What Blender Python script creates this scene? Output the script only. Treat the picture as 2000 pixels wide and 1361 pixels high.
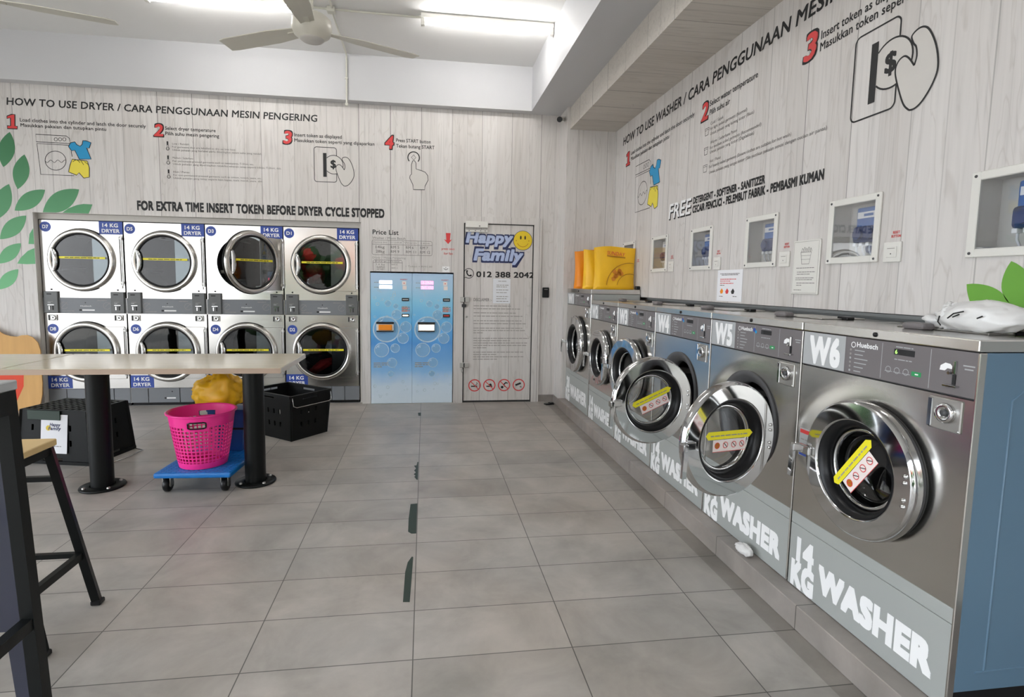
import bpy, bmesh, math, random
from mathutils import Vector, Matrix
from mathutils.geometry import tessellate_polygon
from mathutils import noise as mnoise
random.seed(7)
for o in list(bpy.data.objects): bpy.data.objects.remove(o)
S = bpy.context.scene
C = S.collection
PI = math.pi
R = math.radians

# ------------------------------------------------------------------ camera
cam_d = bpy.data.cameras.new('camera')
cam = bpy.data.objects.new('camera', cam_d); C.objects.link(cam)
CAMP = Vector((0.0393, -5.4770, 1.3728))
yaw, pitch, roll = 0.1389, 0.0942, 0.0160
FPX, SX, SY = 1055.0, -23.91, -26.58          # focal length and principal point offset, pixels of a 2000x1361 frame
fwd = Vector((math.sin(yaw)*math.cos(pitch), math.cos(yaw)*math.cos(pitch), -math.sin(pitch)))
r0 = Vector((math.cos(yaw), -math.sin(yaw), 0)); u0 = r0.cross(fwd)
rt = math.cos(roll)*r0 + math.sin(roll)*u0
up = -math.sin(roll)*r0 + math.cos(roll)*u0
cam.matrix_world = Matrix(((rt.x, up.x, -fwd.x, CAMP.x), (rt.y, up.y, -fwd.y, CAMP.y), (rt.z, up.z, -fwd.z, CAMP.z), (0, 0, 0, 1)))
cam_d.sensor_fit = 'HORIZONTAL'; cam_d.sensor_width = 36.0
cam_d.lens = 36.0*FPX/2000.0
cam_d.shift_x = -SX/2000.0
cam_d.shift_y = SY/2000.0
cam_d.clip_start = 0.05; cam_d.clip_end = 200
S.camera = cam

# ------------------------------------------------------------------ world, sun, exposure
W = bpy.data.worlds.new('sky_world'); S.world = W; W.use_nodes = True
wn = W.node_tree.nodes; wl = W.node_tree.links
bg = wn['Background']; bg.inputs['Color'].default_value = (0.86, 0.93, 1.0, 1); bg.inputs['Strength'].default_value = 2.1
sun_d = bpy.data.lights.new('sun', 'SUN'); sun_d.energy = 3.6; sun_d.angle = R(2); sun_d.color = (1, 0.95, 0.88)
sun = bpy.data.objects.new('sun', sun_d); C.objects.link(sun)
sun.rotation_euler = Vector((-0.45, -0.55, -0.75)).to_track_quat('-Z', 'Y').to_euler()
TUBE = 14.0
S.view_settings.view_transform = 'Standard'; S.view_settings.look = 'None'
S.view_settings.gamma = 1.0; S.view_settings.use_curve_mapping = False
S.view_settings.exposure = 1.82

# ------------------------------------------------------------------ materials
def newmat(n):
    m = bpy.data.materials.new(n); m.use_nodes = True
    nt = m.node_tree
    return m, nt.nodes, nt.links, nt.nodes['Principled BSDF']
def nd(N, t, **k):
    n = N.new(t)
    for a, v in k.items():
        if a in n.bl_rna.properties: setattr(n, a, v)
        else: n.inputs[a].default_value = v
    return n
def srgb(r, g, b):
    f = lambda c: (c/255/12.92) if c <= 10.3 else ((c/255+0.055)/1.055)**2.4
    return (f(r), f(g), f(b), 1)
def mat(n, col, rough=.5, metal=0, var=.06, scale=9, stretch=(1, 1, 1), bump=0, spec=.5, rvar=0, coat=0):
    m, N, L, B = newmat(n)
    tc = nd(N, 'ShaderNodeTexCoord'); mp = nd(N, 'ShaderNodeMapping'); mp.inputs['Scale'].default_value = stretch
    no = nd(N, 'ShaderNodeTexNoise', Scale=scale, Detail=4.0)
    L.new(tc.outputs['Object'], mp.inputs[0]); L.new(mp.outputs[0], no.inputs['Vector'])
    mx = nd(N, 'ShaderNodeMix', data_type='RGBA')
    c = Vector(col[:3])
    mx.inputs[6].default_value = (*(c*(1-var)), 1); mx.inputs[7].default_value = (*[min(1, v) for v in c*(1+var)], 1)
    L.new(no.outputs['Fac'], mx.inputs[0]); L.new(mx.outputs[2], B.inputs['Base Color'])
    B.inputs['Roughness'].default_value = rough; B.inputs['Metallic'].default_value = metal
    B.inputs['Specular IOR Level'].default_value = spec
    if coat: B.inputs['Coat Weight'].default_value = coat
    if rvar:
        ra = nd(N, 'ShaderNodeMapRange'); ra.inputs[3].default_value = rough-rvar; ra.inputs[4].default_value = rough+rvar
        L.new(no.outputs['Fac'], ra.inputs[0]); L.new(ra.outputs[0], B.inputs['Roughness'])
    if bump:
        b = nd(N, 'ShaderNodeBump', Strength=bump, Distance=.01)
        L.new(no.outputs['Fac'], b.inputs['Height']); L.new(b.outputs[0], B.inputs['Normal'])
    return m
def emis(n, col, st):
    m, N, L, B = newmat(n)
    B.inputs['Base Color'].default_value = col
    B.inputs['Emission Color'].default_value = col; B.inputs['Emission Strength'].default_value = st
    return m
M = {}
M['white_paint'] = mat('white_paint', srgb(198, 198, 200), .6, var=.015, scale=2)
M['ceil'] = mat('ceiling_paint', srgb(228, 227, 225), .7, var=.02, scale=1.5)
M['plastic_white'] = mat('white_plastic', srgb(222, 220, 214), .35, var=.02)
M['cream'] = mat('cream_plastic', srgb(205, 203, 192), .4, var=.02)
M['black'] = mat('black_print', (.012, .012, .013, 1), .6, var=.1)
M['ink_grey'] = mat('grey_print', srgb(110, 106, 104), .6, var=.05)
M['ink_light'] = mat('light_grey_print', srgb(150, 146, 142), .6, var=.05)
M['red'] = mat('red_print', srgb(214, 62, 62), .5)
M['blue_cloth'] = mat('blue_print', srgb(28, 148, 200), .5)
M['yellow'] = mat('yellow_print', srgb(232, 214, 70), .5)
M['yellow_tape'] = mat('yellow_sticker', srgb(238, 226, 40), .4)
M['smile'] = mat('smiley_yellow', srgb(226, 196, 38), .5)
M['pale_blue'] = mat('pale_blue_print', srgb(176, 190, 222), .5)
M['navy'] = mat('navy_print', srgb(38, 48, 92), .5)
M['badge'] = mat('blue_label', srgb(44, 72, 158), .4)
M['white'] = mat('white_print', srgb(240, 240, 240), .5, var=.01)
M['paper'] = mat('paper', srgb(236, 236, 240), .6, var=.02)
M['lamin'] = mat('laminated_paper', srgb(226, 228, 232), .15, var=.03)
M['pinkish'] = mat('sticker_paper', srgb(238, 226, 222), .45, var=.02)
M['steel'] = mat('brushed_steel', (.62, .605, .58, 1), .20, 1, var=.02, scale=6, stretch=(.5, .5, 10), rvar=.025)
M['steel_dull'] = mat('dull_steel', (.45, .44, .42, 1), .38, 1, var=.05, scale=6, stretch=(.6, .6, 14))
M['chrome'] = mat('chrome', (.62, .62, .62, 1), .07, 1, var=.02)
M['ring'] = mat('satin_ring', (.60, .58, .55, 1), .18, 1, var=.03)
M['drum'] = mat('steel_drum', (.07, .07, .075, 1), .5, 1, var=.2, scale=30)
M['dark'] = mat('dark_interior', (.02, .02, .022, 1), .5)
M['rubber'] = mat('black_rubber', (.007, .007, .008, 1), .32, var=.1, spec=.3)
M['gasket'] = mat('grey_gasket', srgb(72, 72, 74), .45)
M['panel_grey'] = mat('control_panel_grey', srgb(112, 107, 108), .4, var=.03)
M['badge_grey'] = mat('light_grey_label', srgb(172, 174, 175), .45, var=.02)
M['kick'] = mat('grey_kick_panel', srgb(160, 163, 160), .42, var=.02)
M['dry_grey'] = mat('dryer_band_grey', srgb(118, 121, 126), .42, var=.03)
M['coin_grey'] = mat('coin_box_grey', srgb(96, 98, 98), .4, var=.04)
M['side_blue'] = mat('blue_side_panel', srgb(96, 124, 146), .35, var=.06, scale=1.5)
M['green'] = mat('green_button', srgb(46, 150, 90), .4)
M['led'] = emis('green_display', (.25, .9, .1, 1), 1.2)
M['led_red'] = emis('red_display', (1, .12, .22, 1), 1.6)
M['led_white'] = emis('white_display', (1, .8, .86, 1), 1.7)
M['lit'] = emis('lit_slot', (1, .86, .72, 1), 1.3)
M['tube'] = emis('tube_glow', (1, .99, .97, 1), TUBE)
M['table_top'] = mat('pale_oak_laminate', srgb(190, 177, 152), .15, var=.14, scale=5, stretch=(.5, 9, 9))
M['table_edge'] = mat('oak_edge_band', srgb(178, 156, 138), .45, var=.05, scale=5, stretch=(.5, 9, 9))
M['black_metal'] = mat('black_powder_coat', (.005, .006, .006, 1), .38, var=.15, spec=.22)
M['sky_sheen_steel'] = mat('worn_paint_sky_sheen', srgb(48, 50, 66), .22, var=.25, scale=5)  # blue cast is the sky's reflection, put into the base colour
M['seat_wood'] = mat('light_pine_seat', srgb(212, 182, 128), .45, var=.08, scale=4, stretch=(1, 8, 8))
M['pink'] = mat('pink_plastic', srgb(250, 52, 152), .35, var=.04)
M['trolley_blue'] = mat('blue_plastic', srgb(16, 112, 190), .35, var=.05)
M['bin_blue'] = mat('dark_blue_plastic', srgb(12, 66, 132), .4, var=.06)
M['crate'] = mat('black_plastic', (.004, .0045, .0045, 1), .45, var=.2, spec=.2)
M['crate_green'] = mat('dark_green_plastic', srgb(14, 44, 28), .4, var=.2)
M['bag_y'] = mat('yellow_bag', srgb(246, 190, 30), .4, var=.10, scale=7, bump=.25)
M['bag_o'] = mat('orange_bag', srgb(236, 140, 8), .4, var=.10, scale=7, bump=.25)
M['bag_art'] = mat('orange_bag_print', srgb(222, 140, 40), .45, var=.08)
M['bag_line'] = mat('brown_bag_print', srgb(176, 116, 20), .45, var=.08)
M['bag_w'] = mat('white_plastic_bag', srgb(228, 227, 226), .3, var=.06, scale=14, bump=.4)
M['card'] = mat('torn_board', srgb(206, 162, 104), .8, var=.14, scale=3, stretch=(6, 6, .7))
M['card_red'] = mat('red_board_print', srgb(214, 66, 34), .6, var=.08)
M['pump'] = mat('blue_pump', srgb(62, 108, 176), .35, var=.15, scale=30)
M['pump_dark'] = mat('dark_blue_pump', srgb(34, 58, 112), .35, var=.15, scale=30)
M['niche'] = mat('grey_niche', srgb(204, 200, 194), .6, var=.04)
M['tape_green'] = mat('dark_green_tape', srgb(26, 48, 38), .5, var=.15, scale=60)
M['fan'] = mat('fan_cream', srgb(198, 194, 182), .4, var=.03)
M['wood_grey'] = mat('grey_ledge', srgb(150, 152, 150), .5, var=.03)
M['asphalt'] = mat('asphalt', srgb(140, 138, 134), .9, var=.15)
M['shrub'] = mat('shrub_leaf', srgb(44, 78, 34), .6, var=.5, scale=8)
M['flower'] = mat('flower_red', srgb(200, 60, 40), .6, var=.2)
M['cloth_w'] = mat('white_cloth', srgb(214, 212, 210), .9, var=.1, scale=20, bump=.3)
M['cloth_r'] = mat('red_cloth', srgb(176, 36, 36), .9, var=.15, scale=20, bump=.3)
M['skin_print'] = mat('print_knockout', srgb(206, 202, 197), .6, var=.03)

def glassmat(n, tint, base=.05, gain=1.0, wav=.04):
    m, N, L, B = newmat(n); N.remove(B)
    t = nd(N, 'ShaderNodeBsdfTransparent'); t.inputs[0].default_value = tint
    g = nd(N, 'ShaderNodeBsdfGlossy', Roughness=.02); g.inputs[0].default_value = (1, 1, 1, 1)
    f = nd(N, 'ShaderNodeFresnel', IOR=1.5); a = nd(N, 'ShaderNodeMath', operation='MULTIPLY_ADD')
    no = nd(N, 'ShaderNodeTexNoise', Scale=3.0); bp = nd(N, 'ShaderNodeBump', Strength=wav, Distance=.02)
    L.new(no.outputs['Fac'], bp.inputs['Height']); L.new(bp.outputs[0], g.inputs['Normal'])
    L.new(f.outputs[0], a.inputs[0]); a.inputs[1].default_value = gain; a.inputs[2].default_value = base
    x = nd(N, 'ShaderNodeMixShader'); L.new(a.outputs[0], x.inputs[0]); L.new(t.outputs[0], x.inputs[1]); L.new(g.outputs[0], x.inputs[2])
    L.new(x.outputs[0], N['Material Output'].inputs[0]); return m
M['door_glass'] = glassmat('dark_door_glass', (.34, .38, .40, 1), .008, .75)
M['clear'] = glassmat('clear_acrylic', (.93, .94, .95, 1), .002, .32, .004)
M['bowl'] = glassmat('washer_bowl_glass', (.86, .88, .88, 1), .02, .9, .02)
def bubblemat():
    m, N, L, B = newmat('bubble_print'); N.remove(B)
    t = nd(N, 'ShaderNodeBsdfTransparent'); d = nd(N, 'ShaderNodeBsdfDiffuse'); d.inputs[0].default_value = srgb(214, 236, 250)
    no = nd(N, 'ShaderNodeTexNoise', Scale=20.0); mr = nd(N, 'ShaderNodeMapRange'); mr.inputs[3].default_value = .5; mr.inputs[4].default_value = .95
    x = nd(N, 'ShaderNodeMixShader'); L.new(no.outputs['Fac'], mr.inputs[0]); L.new(mr.outputs[0], x.inputs[0])
    L.new(t.outputs[0], x.inputs[1]); L.new(d.outputs[0], x.inputs[2]); L.new(x.outputs[0], N['Material Output'].inputs[0]); return m
M['bubble'] = bubblemat()
def filmmat():
    m, N, L, B = newmat('bubble_film_print'); N.remove(B)
    t = nd(N, 'ShaderNodeBsdfTransparent'); d = nd(N, 'ShaderNodeBsdfDiffuse'); d.inputs[0].default_value = srgb(170, 215, 245)
    x = nd(N, 'ShaderNodeMixShader'); x.inputs[0].default_value = .45
    L.new(t.outputs[0], x.inputs[1]); L.new(d.outputs[0], x.inputs[2]); L.new(x.outputs[0], N['Material Output'].inputs[0]); return m
M['film'] = filmmat()
def gradmat(n, stops, zlo, zhi, rough=.4):
    m, N, L, B = newmat(n)
    tc = nd(N, 'ShaderNodeTexCoord'); sp = nd(N, 'ShaderNodeSeparateXYZ'); mr = nd(N, 'ShaderNodeMapRange')
    mr.inputs[1].default_value = zlo; mr.inputs[2].default_value = zhi
    no = nd(N, 'ShaderNodeTexNoise', Scale=2.5, Detail=3.0); ad = nd(N, 'ShaderNodeMath', operation='MULTIPLY_ADD'); ad.inputs[1].default_value = .22; 
    L.new(tc.outputs['Object'], sp.inputs[0]); L.new(tc.outputs['Object'], no.inputs['Vector']); L.new(sp.outputs['Z'], mr.inputs[0])
    sb = nd(N, 'ShaderNodeMath', operation='SUBTRACT'); sb.inputs[1].default_value = .5; L.new(no.outputs['Fac'], sb.inputs[0])
    L.new(sb.outputs[0], ad.inputs[0]); L.new(mr.outputs[0], ad.inputs[2])
    cr = nd(N, 'ShaderNodeValToRGB'); e = cr.color_ramp.elements
    while len(e) > 1: e.remove(e[0])
    e[0].position = stops[0][0]; e[0].color = stops[0][1]
    for p, c in stops[1:]:
        q = e.new(p); q.color = c
    L.new(ad.outputs[0], cr.inputs[0]); L.new(cr.outputs[0], B.inputs['Base Color']); B.inputs['Roughness'].default_value = rough
    return m
M['token'] = gradmat('blue_bubble_vinyl', [(0, srgb(218, 232, 244)), (.14, srgb(208, 226, 242)), (.26, srgb(136, 186, 230)), (.45, srgb(80, 150, 216)), (.62, srgb(92, 172, 226)), (.78, srgb(134, 200, 232)), (.9, srgb(170, 206, 232)), (1, srgb(178, 206, 234))], 0, 1.47)
M['leaf'] = gradmat('green_leaf_print', [(0, srgb(112, 184, 130)), (1, srgb(58, 118, 78))], 1.2, 2.7, .55)
M['leaf_r'] = gradmat('bright_leaf_print', [(0, srgb(112, 176, 60)), (1, srgb(98, 150, 56))], 1.2, 1.6, .55)

def plankmat(n, axis, base, w=.335):
    """whitewashed plank film; seams repeat along the given object axis, grain runs across it"""
    m, N, L, B = newmat(n)
    tc = nd(N, 'ShaderNodeTexCoord'); sp = nd(N, 'ShaderNodeSeparateXYZ'); L.new(tc.outputs['Object'], sp.inputs[0])
    u = sp.outputs[axis]
    def M2(op, a, b=None, c=None):
        n = nd(N, 'ShaderNodeMath', operation=op)
        for i, v in enumerate((a, b, c)):
            if v is None: continue
            if isinstance(v, (int, float)): n.inputs[i].default_value = v
            else: L.new(v, n.inputs[i])
        return n.outputs[0]
    half = M2('DIVIDE', u, w/2)
    cell = M2('FLOOR', half); fr = M2('FRACT', half)
    wn_ = nd(N, 'ShaderNodeTexWhiteNoise', noise_dimensions='1D'); L.new(cell, wn_.inputs['W'])
    rnd = wn_.outputs['Value']
    # seam strength: random per seam
    d = M2('MINIMUM', fr, M2('SUBTRACT', 1.0, fr))
    near = M2('FLOOR', M2('ADD', half, .5))
    wn2 = nd(N, 'ShaderNodeTexWhiteNoise', noise_dimensions='1D'); L.new(M2('ADD', near, 31.7), wn2.inputs['W'])
    even = M2('ABSOLUTE', M2('MODULO', near, 2.0))
    strength = M2('MULTIPLY', M2('SUBTRACT', 1.0, M2('MULTIPLY', even, .72)), M2('MULTIPLY_ADD', wn2.outputs['Value'], .75, .25))
    seam = M2('MULTIPLY', M2('LESS_THAN', d, .016), strength)
    # grain
    mp = nd(N, 'ShaderNodeMapping'); sc = [3.0, 3.0, 3.0]
    across = {'X': 0, 'Y': 1, 'Z': 2}[axis]
    sc = [2.0]*3; sc[across] = 42.0
    if axis == 'X': sc = [42, 42, 1.7]
    elif axis == 'Y': sc = [1.7, 42, 42]
    mp.inputs['Scale'].default_value = sc
    off = nd(N, 'ShaderNodeCombineXYZ'); L.new(M2('MULTIPLY', rnd, 40.0), off.inputs[0]); L.new(M2('MULTIPLY', rnd, 17.0), off.inputs[1]); L.new(M2('MULTIPLY', rnd, 23.0), off.inputs[2])
    va = nd(N, 'ShaderNodeVectorMath', operation='ADD'); L.new(tc.outputs['Object'], mp.inputs[0]); L.new(mp.outputs[0], va.inputs[0]); L.new(off.outputs[0], va.inputs[1])
    n1 = nd(N, 'ShaderNodeTexNoise', Scale=1.0, Detail=5.0, Distortion=.6); L.new(va.outputs[0], n1.inputs['Vector'])
    mp2 = nd(N, 'ShaderNodeMapping')
    mp2.inputs['Scale'].default_value = [5, 5, .55] if axis == 'X' else [.55, 5, 5]
    L.new(tc.outputs['Object'], mp2.inputs[0])
    va2 = nd(N, 'ShaderNodeVectorMath', operation='ADD'); L.new(mp2.outputs[0], va2.inputs[0]); L.new(off.outputs[0], va2.inputs[1])
    n2 = nd(N, 'ShaderNodeTexNoise', Scale=1.0, Detail=3.0, Distortion=1.2); L.new(va2.outputs[0], n2.inputs['Vector'])
    wv = M2('FRACT', M2('MULTIPLY', n2.outputs['Fac'], 9.0))            # knot and ring lines
    ringl = M2('MULTIPLY', M2('SUBTRACT', 1.0, M2('SMOOTH_MIN', M2('MULTIPLY', M2('ABSOLUTE', M2('SUBTRACT', wv, .5)), 9.0), 1.0, .1)), .35)
    cr = nd(N, 'ShaderNodeValToRGB'); cr.color_ramp.elements[0].position = .28; cr.color_ramp.elements[1].position = .62
    b = Vector(base[:3])
    cr.color_ramp.elements[0].color = (*(b*.80), 1); cr.color_ramp.elements[1].color = (*b, 1)
    q = cr.color_ramp.elements.new(.42); q.color = (*(b*.95), 1)
    L.new(n1.outputs['Fac'], cr.inputs[0])
    hs = nd(N, 'ShaderNodeMix', data_type='RGBA', blend_type='MULTIPLY')
    L.new(cr.outputs[0], hs.inputs[6]); hs.inputs[7].default_value = (.70, .67, .64, 1); L.new(ringl, hs.inputs[0])
    tone = nd(N, 'ShaderNodeMix', data_type='RGBA', blend_type='MULTIPLY'); L.new(hs.outputs[2], tone.inputs[6]); tone.inputs[7].default_value = (.90, .89, .88, 1); L.new(rnd, tone.inputs[0])
    sm = nd(N, 'ShaderNodeMix', data_type='RGBA'); L.new(seam, sm.inputs[0]); L.new(tone.outputs[2], sm.inputs[6]); sm.inputs[7].default_value = (.07, .068, .065, 1)
    L.new(sm.outputs[2], B.inputs['Base Color']); B.inputs['Roughness'].default_value = .5; B.inputs['Specular IOR Level'].default_value = .35
    return m
WB = srgb(216, 212, 209)
M['plank_x'] = plankmat('whitewashed_planks', 'X', WB)
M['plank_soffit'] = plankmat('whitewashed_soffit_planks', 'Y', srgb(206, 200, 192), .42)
def tilemat(n, base, w=.6, h=.3, strip=True):
    m, N, L, B = newmat(n)
    tc = nd(N, 'ShaderNodeTexCoord')
    br = nd(N, 'ShaderNodeTexBrick', offset=0.0, squash=1.0, Scale=1.0)
    br.inputs['Brick Width'].default_value = w; br.inputs['Row Height'].default_value = h
    br.inputs['Mortar Size'].default_value = .0022; br.inputs['Mortar Smooth'].default_value = .1; br.inputs['Bias'].default_value = 0
    b = Vector(base[:3])
    br.inputs['Color1'].default_value = (*(b*.88), 1); br.inputs['Color2'].default_value = (*(b*1.08), 1); br.inputs['Mortar'].default_value = (*(b*.25), 1)
    L.new(tc.outputs['Object'], br.inputs['Vector'])
    n1 = nd(N, 'ShaderNodeTexNoise', Scale=3.2, Detail=8.0, Roughness=.62, Distortion=.4); L.new(tc.outputs['Object'], n1.inputs['Vector'])
    n2 = nd(N, 'ShaderNodeTexNoise', Scale=1.1, Detail=3.0); L.new(tc.outputs['Object'], n2.inputs['Vector'])
    mr = nd(N, 'ShaderNodeMapRange'); mr.inputs[1].default_value = .3; mr.inputs[2].default_value = .7; mr.inputs[3].default_value = .74; mr.inputs[4].default_value = 1.17
    L.new(n1.outputs['Fac'], mr.inputs[0])
    x = nd(N, 'ShaderNodeVectorMath', operation='SCALE'); L.new(br.outputs['Color'], x.inputs[0]); L.new(mr.outputs[0], x.inputs['Scale'])
    warm = nd(N, 'ShaderNodeMix', data_type='RGBA', blend_type='MULTIPLY'); L.new(x.outputs[0], warm.inputs[6]); warm.inputs[7].default_value = (1, .955, .92, 1)
    mr2 = nd(N, 'ShaderNodeMapRange'); mr2.inputs[1].default_value = .4; mr2.inputs[2].default_value = .65; L.new(n2.outputs['Fac'], mr2.inputs[0]); L.new(mr2.outputs[0], warm.inputs[0])
    last = warm.outputs[2]
    if strip:      # darker border tiles along the plinth
        sp = nd(N, 'ShaderNodeSeparateXYZ'); L.new(tc.outputs['Object'], sp.inputs[0])
        gt = nd(N, 'ShaderNodeMath', operation='GREATER_THAN'); gt.inputs[1].default_value = 1.435; L.new(sp.outputs['X'], gt.inputs[0])
        dk = nd(N, 'ShaderNodeMix', data_type='RGBA', blend_type='MULTIPLY'); L.new(gt.outputs[0], dk.inputs[0]); L.new(last, dk.inputs[6]); dk.inputs[7].default_value = (.72, .71, .70, 1)
        last = dk.outputs[2]
    L.new(last, B.inputs['Base Color'])
    rr = nd(N, 'ShaderNodeMapRange'); rr.inputs[3].default_value = .30; rr.inputs[4].default_value = .48; L.new(n1.outputs['Fac'], rr.inputs[0]); L.new(rr.outputs[0], B.inputs['Roughness'])
    bp = nd(N, 'ShaderNodeBump', Strength=.25, Distance=.002); L.new(br.outputs['Fac'], bp.inputs['Height']); bp.invert = True
    L.new(bp.outputs[0], B.inputs['Normal'])
    return m
M['tile'] = tilemat('grey_floor_tile', srgb(166, 161, 155))
M['tile_step'] = tilemat('grey_plinth_tile', srgb(150, 143, 138), .6, .6, False)

# ------------------------------------------------------------------ mesh builder
class MB:
    def __init__(s): s.v = []; s.f = []; s.m = []; s.mats = []; s.X = Matrix(); s.sm = []
    def mi(s, k):
        if k not in s.mats: s.mats.append(k)
        return s.mats.index(k)
    def add(s, vs, fs, k, smooth=False):
        n = len(s.v); i = s.mi(k)
        s.v += [s.X @ Vector(p) for p in vs]
        for f in fs: s.f.append([n+a for a in f]); s.m.append(i); s.sm.append(smooth)
    def box(s, x0, x1, y0, y1, z0, z1, k, bev=0, seg=2):
        if bev:
            bm = bmesh.new(); bmesh.ops.create_cube(bm, size=1)
            bmesh.ops.scale(bm, vec=(x1-x0, y1-y0, z1-z0), verts=bm.verts)
            bmesh.ops.translate(bm, vec=((x0+x1)/2, (y0+y1)/2, (z0+z1)/2), verts=bm.verts)
            bmesh.ops.bevel(bm, geom=bm.edges[:], offset=bev, segments=seg, affect='EDGES', profile=.5)
            bm.verts.index_update()
            s.add([v.co.copy() for v in bm.verts], [[v.index for v in f.verts] for f in bm.faces], k); bm.free(); return
        s.add([(x, y, z) for x in (x0, x1) for y in (y0, y1) for z in (z0, z1)],
              [(0, 1, 3, 2), (4, 6, 7, 5), (0, 4, 5, 1), (2, 3, 7, 6), (0, 2, 6, 4), (1, 5, 7, 3)], k)
    def lathe(s, prof, k, n=48, org=(0, 0, 0), axis='Z', smooth=True, caps=True):
        """prof: (radius, height) pairs; axis Y sends height to +y"""
        vs = []
        for r, h in prof:
            for i in range(n):
                a = 2*PI*i/n; c, d = r*math.cos(a), r*math.sin(a)
                p = {'Z': (c, d, h), 'Y': (c, h, d), 'X': (h, c, d)}[axis]
                vs.append((p[0]+org[0], p[1]+org[1], p[2]+org[2]))
        fs = [(j*n+i, j*n+(i+1) % n, (j+1)*n+(i+1) % n, (j+1)*n+i) for j in range(len(prof)-1) for i in range(n)]
        s.add(vs, fs, k, smooth)
        if caps:
            for j in (0, len(prof)-1):
                if prof[j][0] > 1e-6: s.add(vs[j*n:(j+1)*n], [tuple(range(n))], k)
    def cyl(s, p0, p1, r0, k, r1=None, n=16, smooth=True):
        r1 = r0 if r1 is None else r1
        p0 = Vector(p0); p1 = Vector(p1); d = (p1-p0).normalized()
        a = d.orthogonal().normalized(); b = d.cross(a)
        vs = [p+r*(math.cos(2*PI*i/n)*a+math.sin(2*PI*i/n)*b) for p, r in ((p0, r0), (p1, r1)) for i in range(n)]
        s.add(vs, [(i, (i+1) % n, n+(i+1) % n, n+i) for i in range(n)], k, smooth)
        s.add(vs[:n], [tuple(range(n))], k); s.add(vs[n:], [tuple(range(n))], k)
    def tube(s, pts, r, k, n=8, closed=False):
        pts = [Vector(p) for p in pts]; N = len(pts); vs = []; prev = None
        for i, p in enumerate(pts):
            a = pts[i-1] if (i or closed) else p; b = pts[(i+1) % N] if (i < N-1 or closed) else p
            t = (b-a).normalized()
            u = t.orthogonal().normalized() if prev is None else (prev-prev.dot(t)*t).normalized()
            prev = u; w = t.cross(u)
            vs += [p+r*(math.cos(2*PI*j/n)*u+math.sin(2*PI*j/n)*w) for j in range(n)]
        fs = [(i*n+j, i*n+(j+1) % n, ((i+1) % N)*n+(j+1) % n, ((i+1) % N)*n+j) for i in range(N if closed else N-1) for j in range(n)]
        s.add(vs, fs, k, True)
        if not closed: s.add(vs[:n], [tuple(range(n))], k); s.add(vs[-n:], [tuple(range(n))], k)
    def bar(s, p0, p1, w, d, k, upv=(0, 0, 1)):
        p0 = Vector(p0); p1 = Vector(p1); t = (p1-p0).normalized(); u = Vector(upv)
        a = t.cross(u); a = a.normalized() if a.length > 1e-4 else t.orthogonal().normalized(); b = a.cross(t)
        vs = [p+i*a*w/2+j*b*d/2 for p in (p0, p1) for i, j in ((-1, -1), (1, -1), (1, 1), (-1, 1))]
        s.add(vs, [(0, 1, 2, 3), (7, 6, 5, 4), (0, 4, 5, 1), (1, 5, 6, 2), (2, 6, 7, 3), (3, 7, 4, 0)], k)
    # flat graphics on the local front plane (x right, z up) at depth y
    def poly(s, pts, k, y=0):
        s.add([(p[0], y, p[1]) for p in pts], [t for t in tessellate_polygon([[Vector((p[0], p[1], 0)) for p in pts]])], k)
    def rect(s, x0, x1, z0, z1, k, y=0): s.add([(x0, y, z0), (x1, y, z0), (x1, y, z1), (x0, y, z1)], [(0, 1, 2, 3)], k)
    def disc(s, x, z, r, k, y=0, n=40, rz=None): s.add([(x+r*math.cos(2*PI*i/n), y, z+(rz or r)*math.sin(2*PI*i/n)) for i in range(n)], [tuple(range(n))], k)
    def ring(s, x, z, r0, r1, k, y=0, n=48, a0=0, a1=360):
        cl = a1-a0 >= 360; m = n if cl else n+1
        vs = [(x+r*math.cos(R(a0+(a1-a0)*i/n)), y, z+r*math.sin(R(a0+(a1-a0)*i/n))) for r in (r0, r1) for i in range(m)]
        s.add(vs, [(i, (i+1) % m, m+(i+1) % m, m+i) for i in range(m if cl else m-1)], k)
    def stroke(s, pts, w, k, y=0, closed=False):
        P = [Vector(p) for p in pts]; N = len(P); vs = []
        for i, p in enumerate(P):
            a = P[i-1] if (i or closed) else p; b = P[(i+1) % N] if (i < N-1 or closed) else p
            t = (b-a); t = t.normalized() if t.length else Vector((1, 0)); nn = Vector((-t.y, t.x))
            vs += [(p.x+nn.x*w/2, y, p.y+nn.y*w/2), (p.x-nn.x*w/2, y, p.y-nn.y*w/2)]
        s.add(vs, [(2*i, 2*i+1, 2*((i+1) % N)+1, 2*((i+1) % N)) for i in range(N if closed else N-1)], k)
    def text(s, t, x0, z0, w, cap, k, y=0, bold=0.0, shear=0.0, center=False, keep=False):
        vs, fs = glyphs(t, bold, shear)
        if not vs: return
        xs = [v[0] for v in vs]; lo, hi = min(xs), max(xs)
        sc = w/(hi-lo) if hi > lo else 1; sz = cap/CAPH
        if keep: sc = sz; x0 = x0-(hi-lo)*sc/2
        s.add([(x0+(v[0]-lo)*sc, y-4e-5*v[2], z0+v[1]*sz) for v in vs], fs, k)
    def dashes(s, x0, x1, z, h, k, y=0, seed=0):
        rnd = random.Random(seed); x = x0
        while x < x1:
            l = min(rnd.uniform(1.2, 4.5)*h, x1-x); s.rect(x, x+l, z, z+h*.55, k, y); x += l+h*.45
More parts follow.
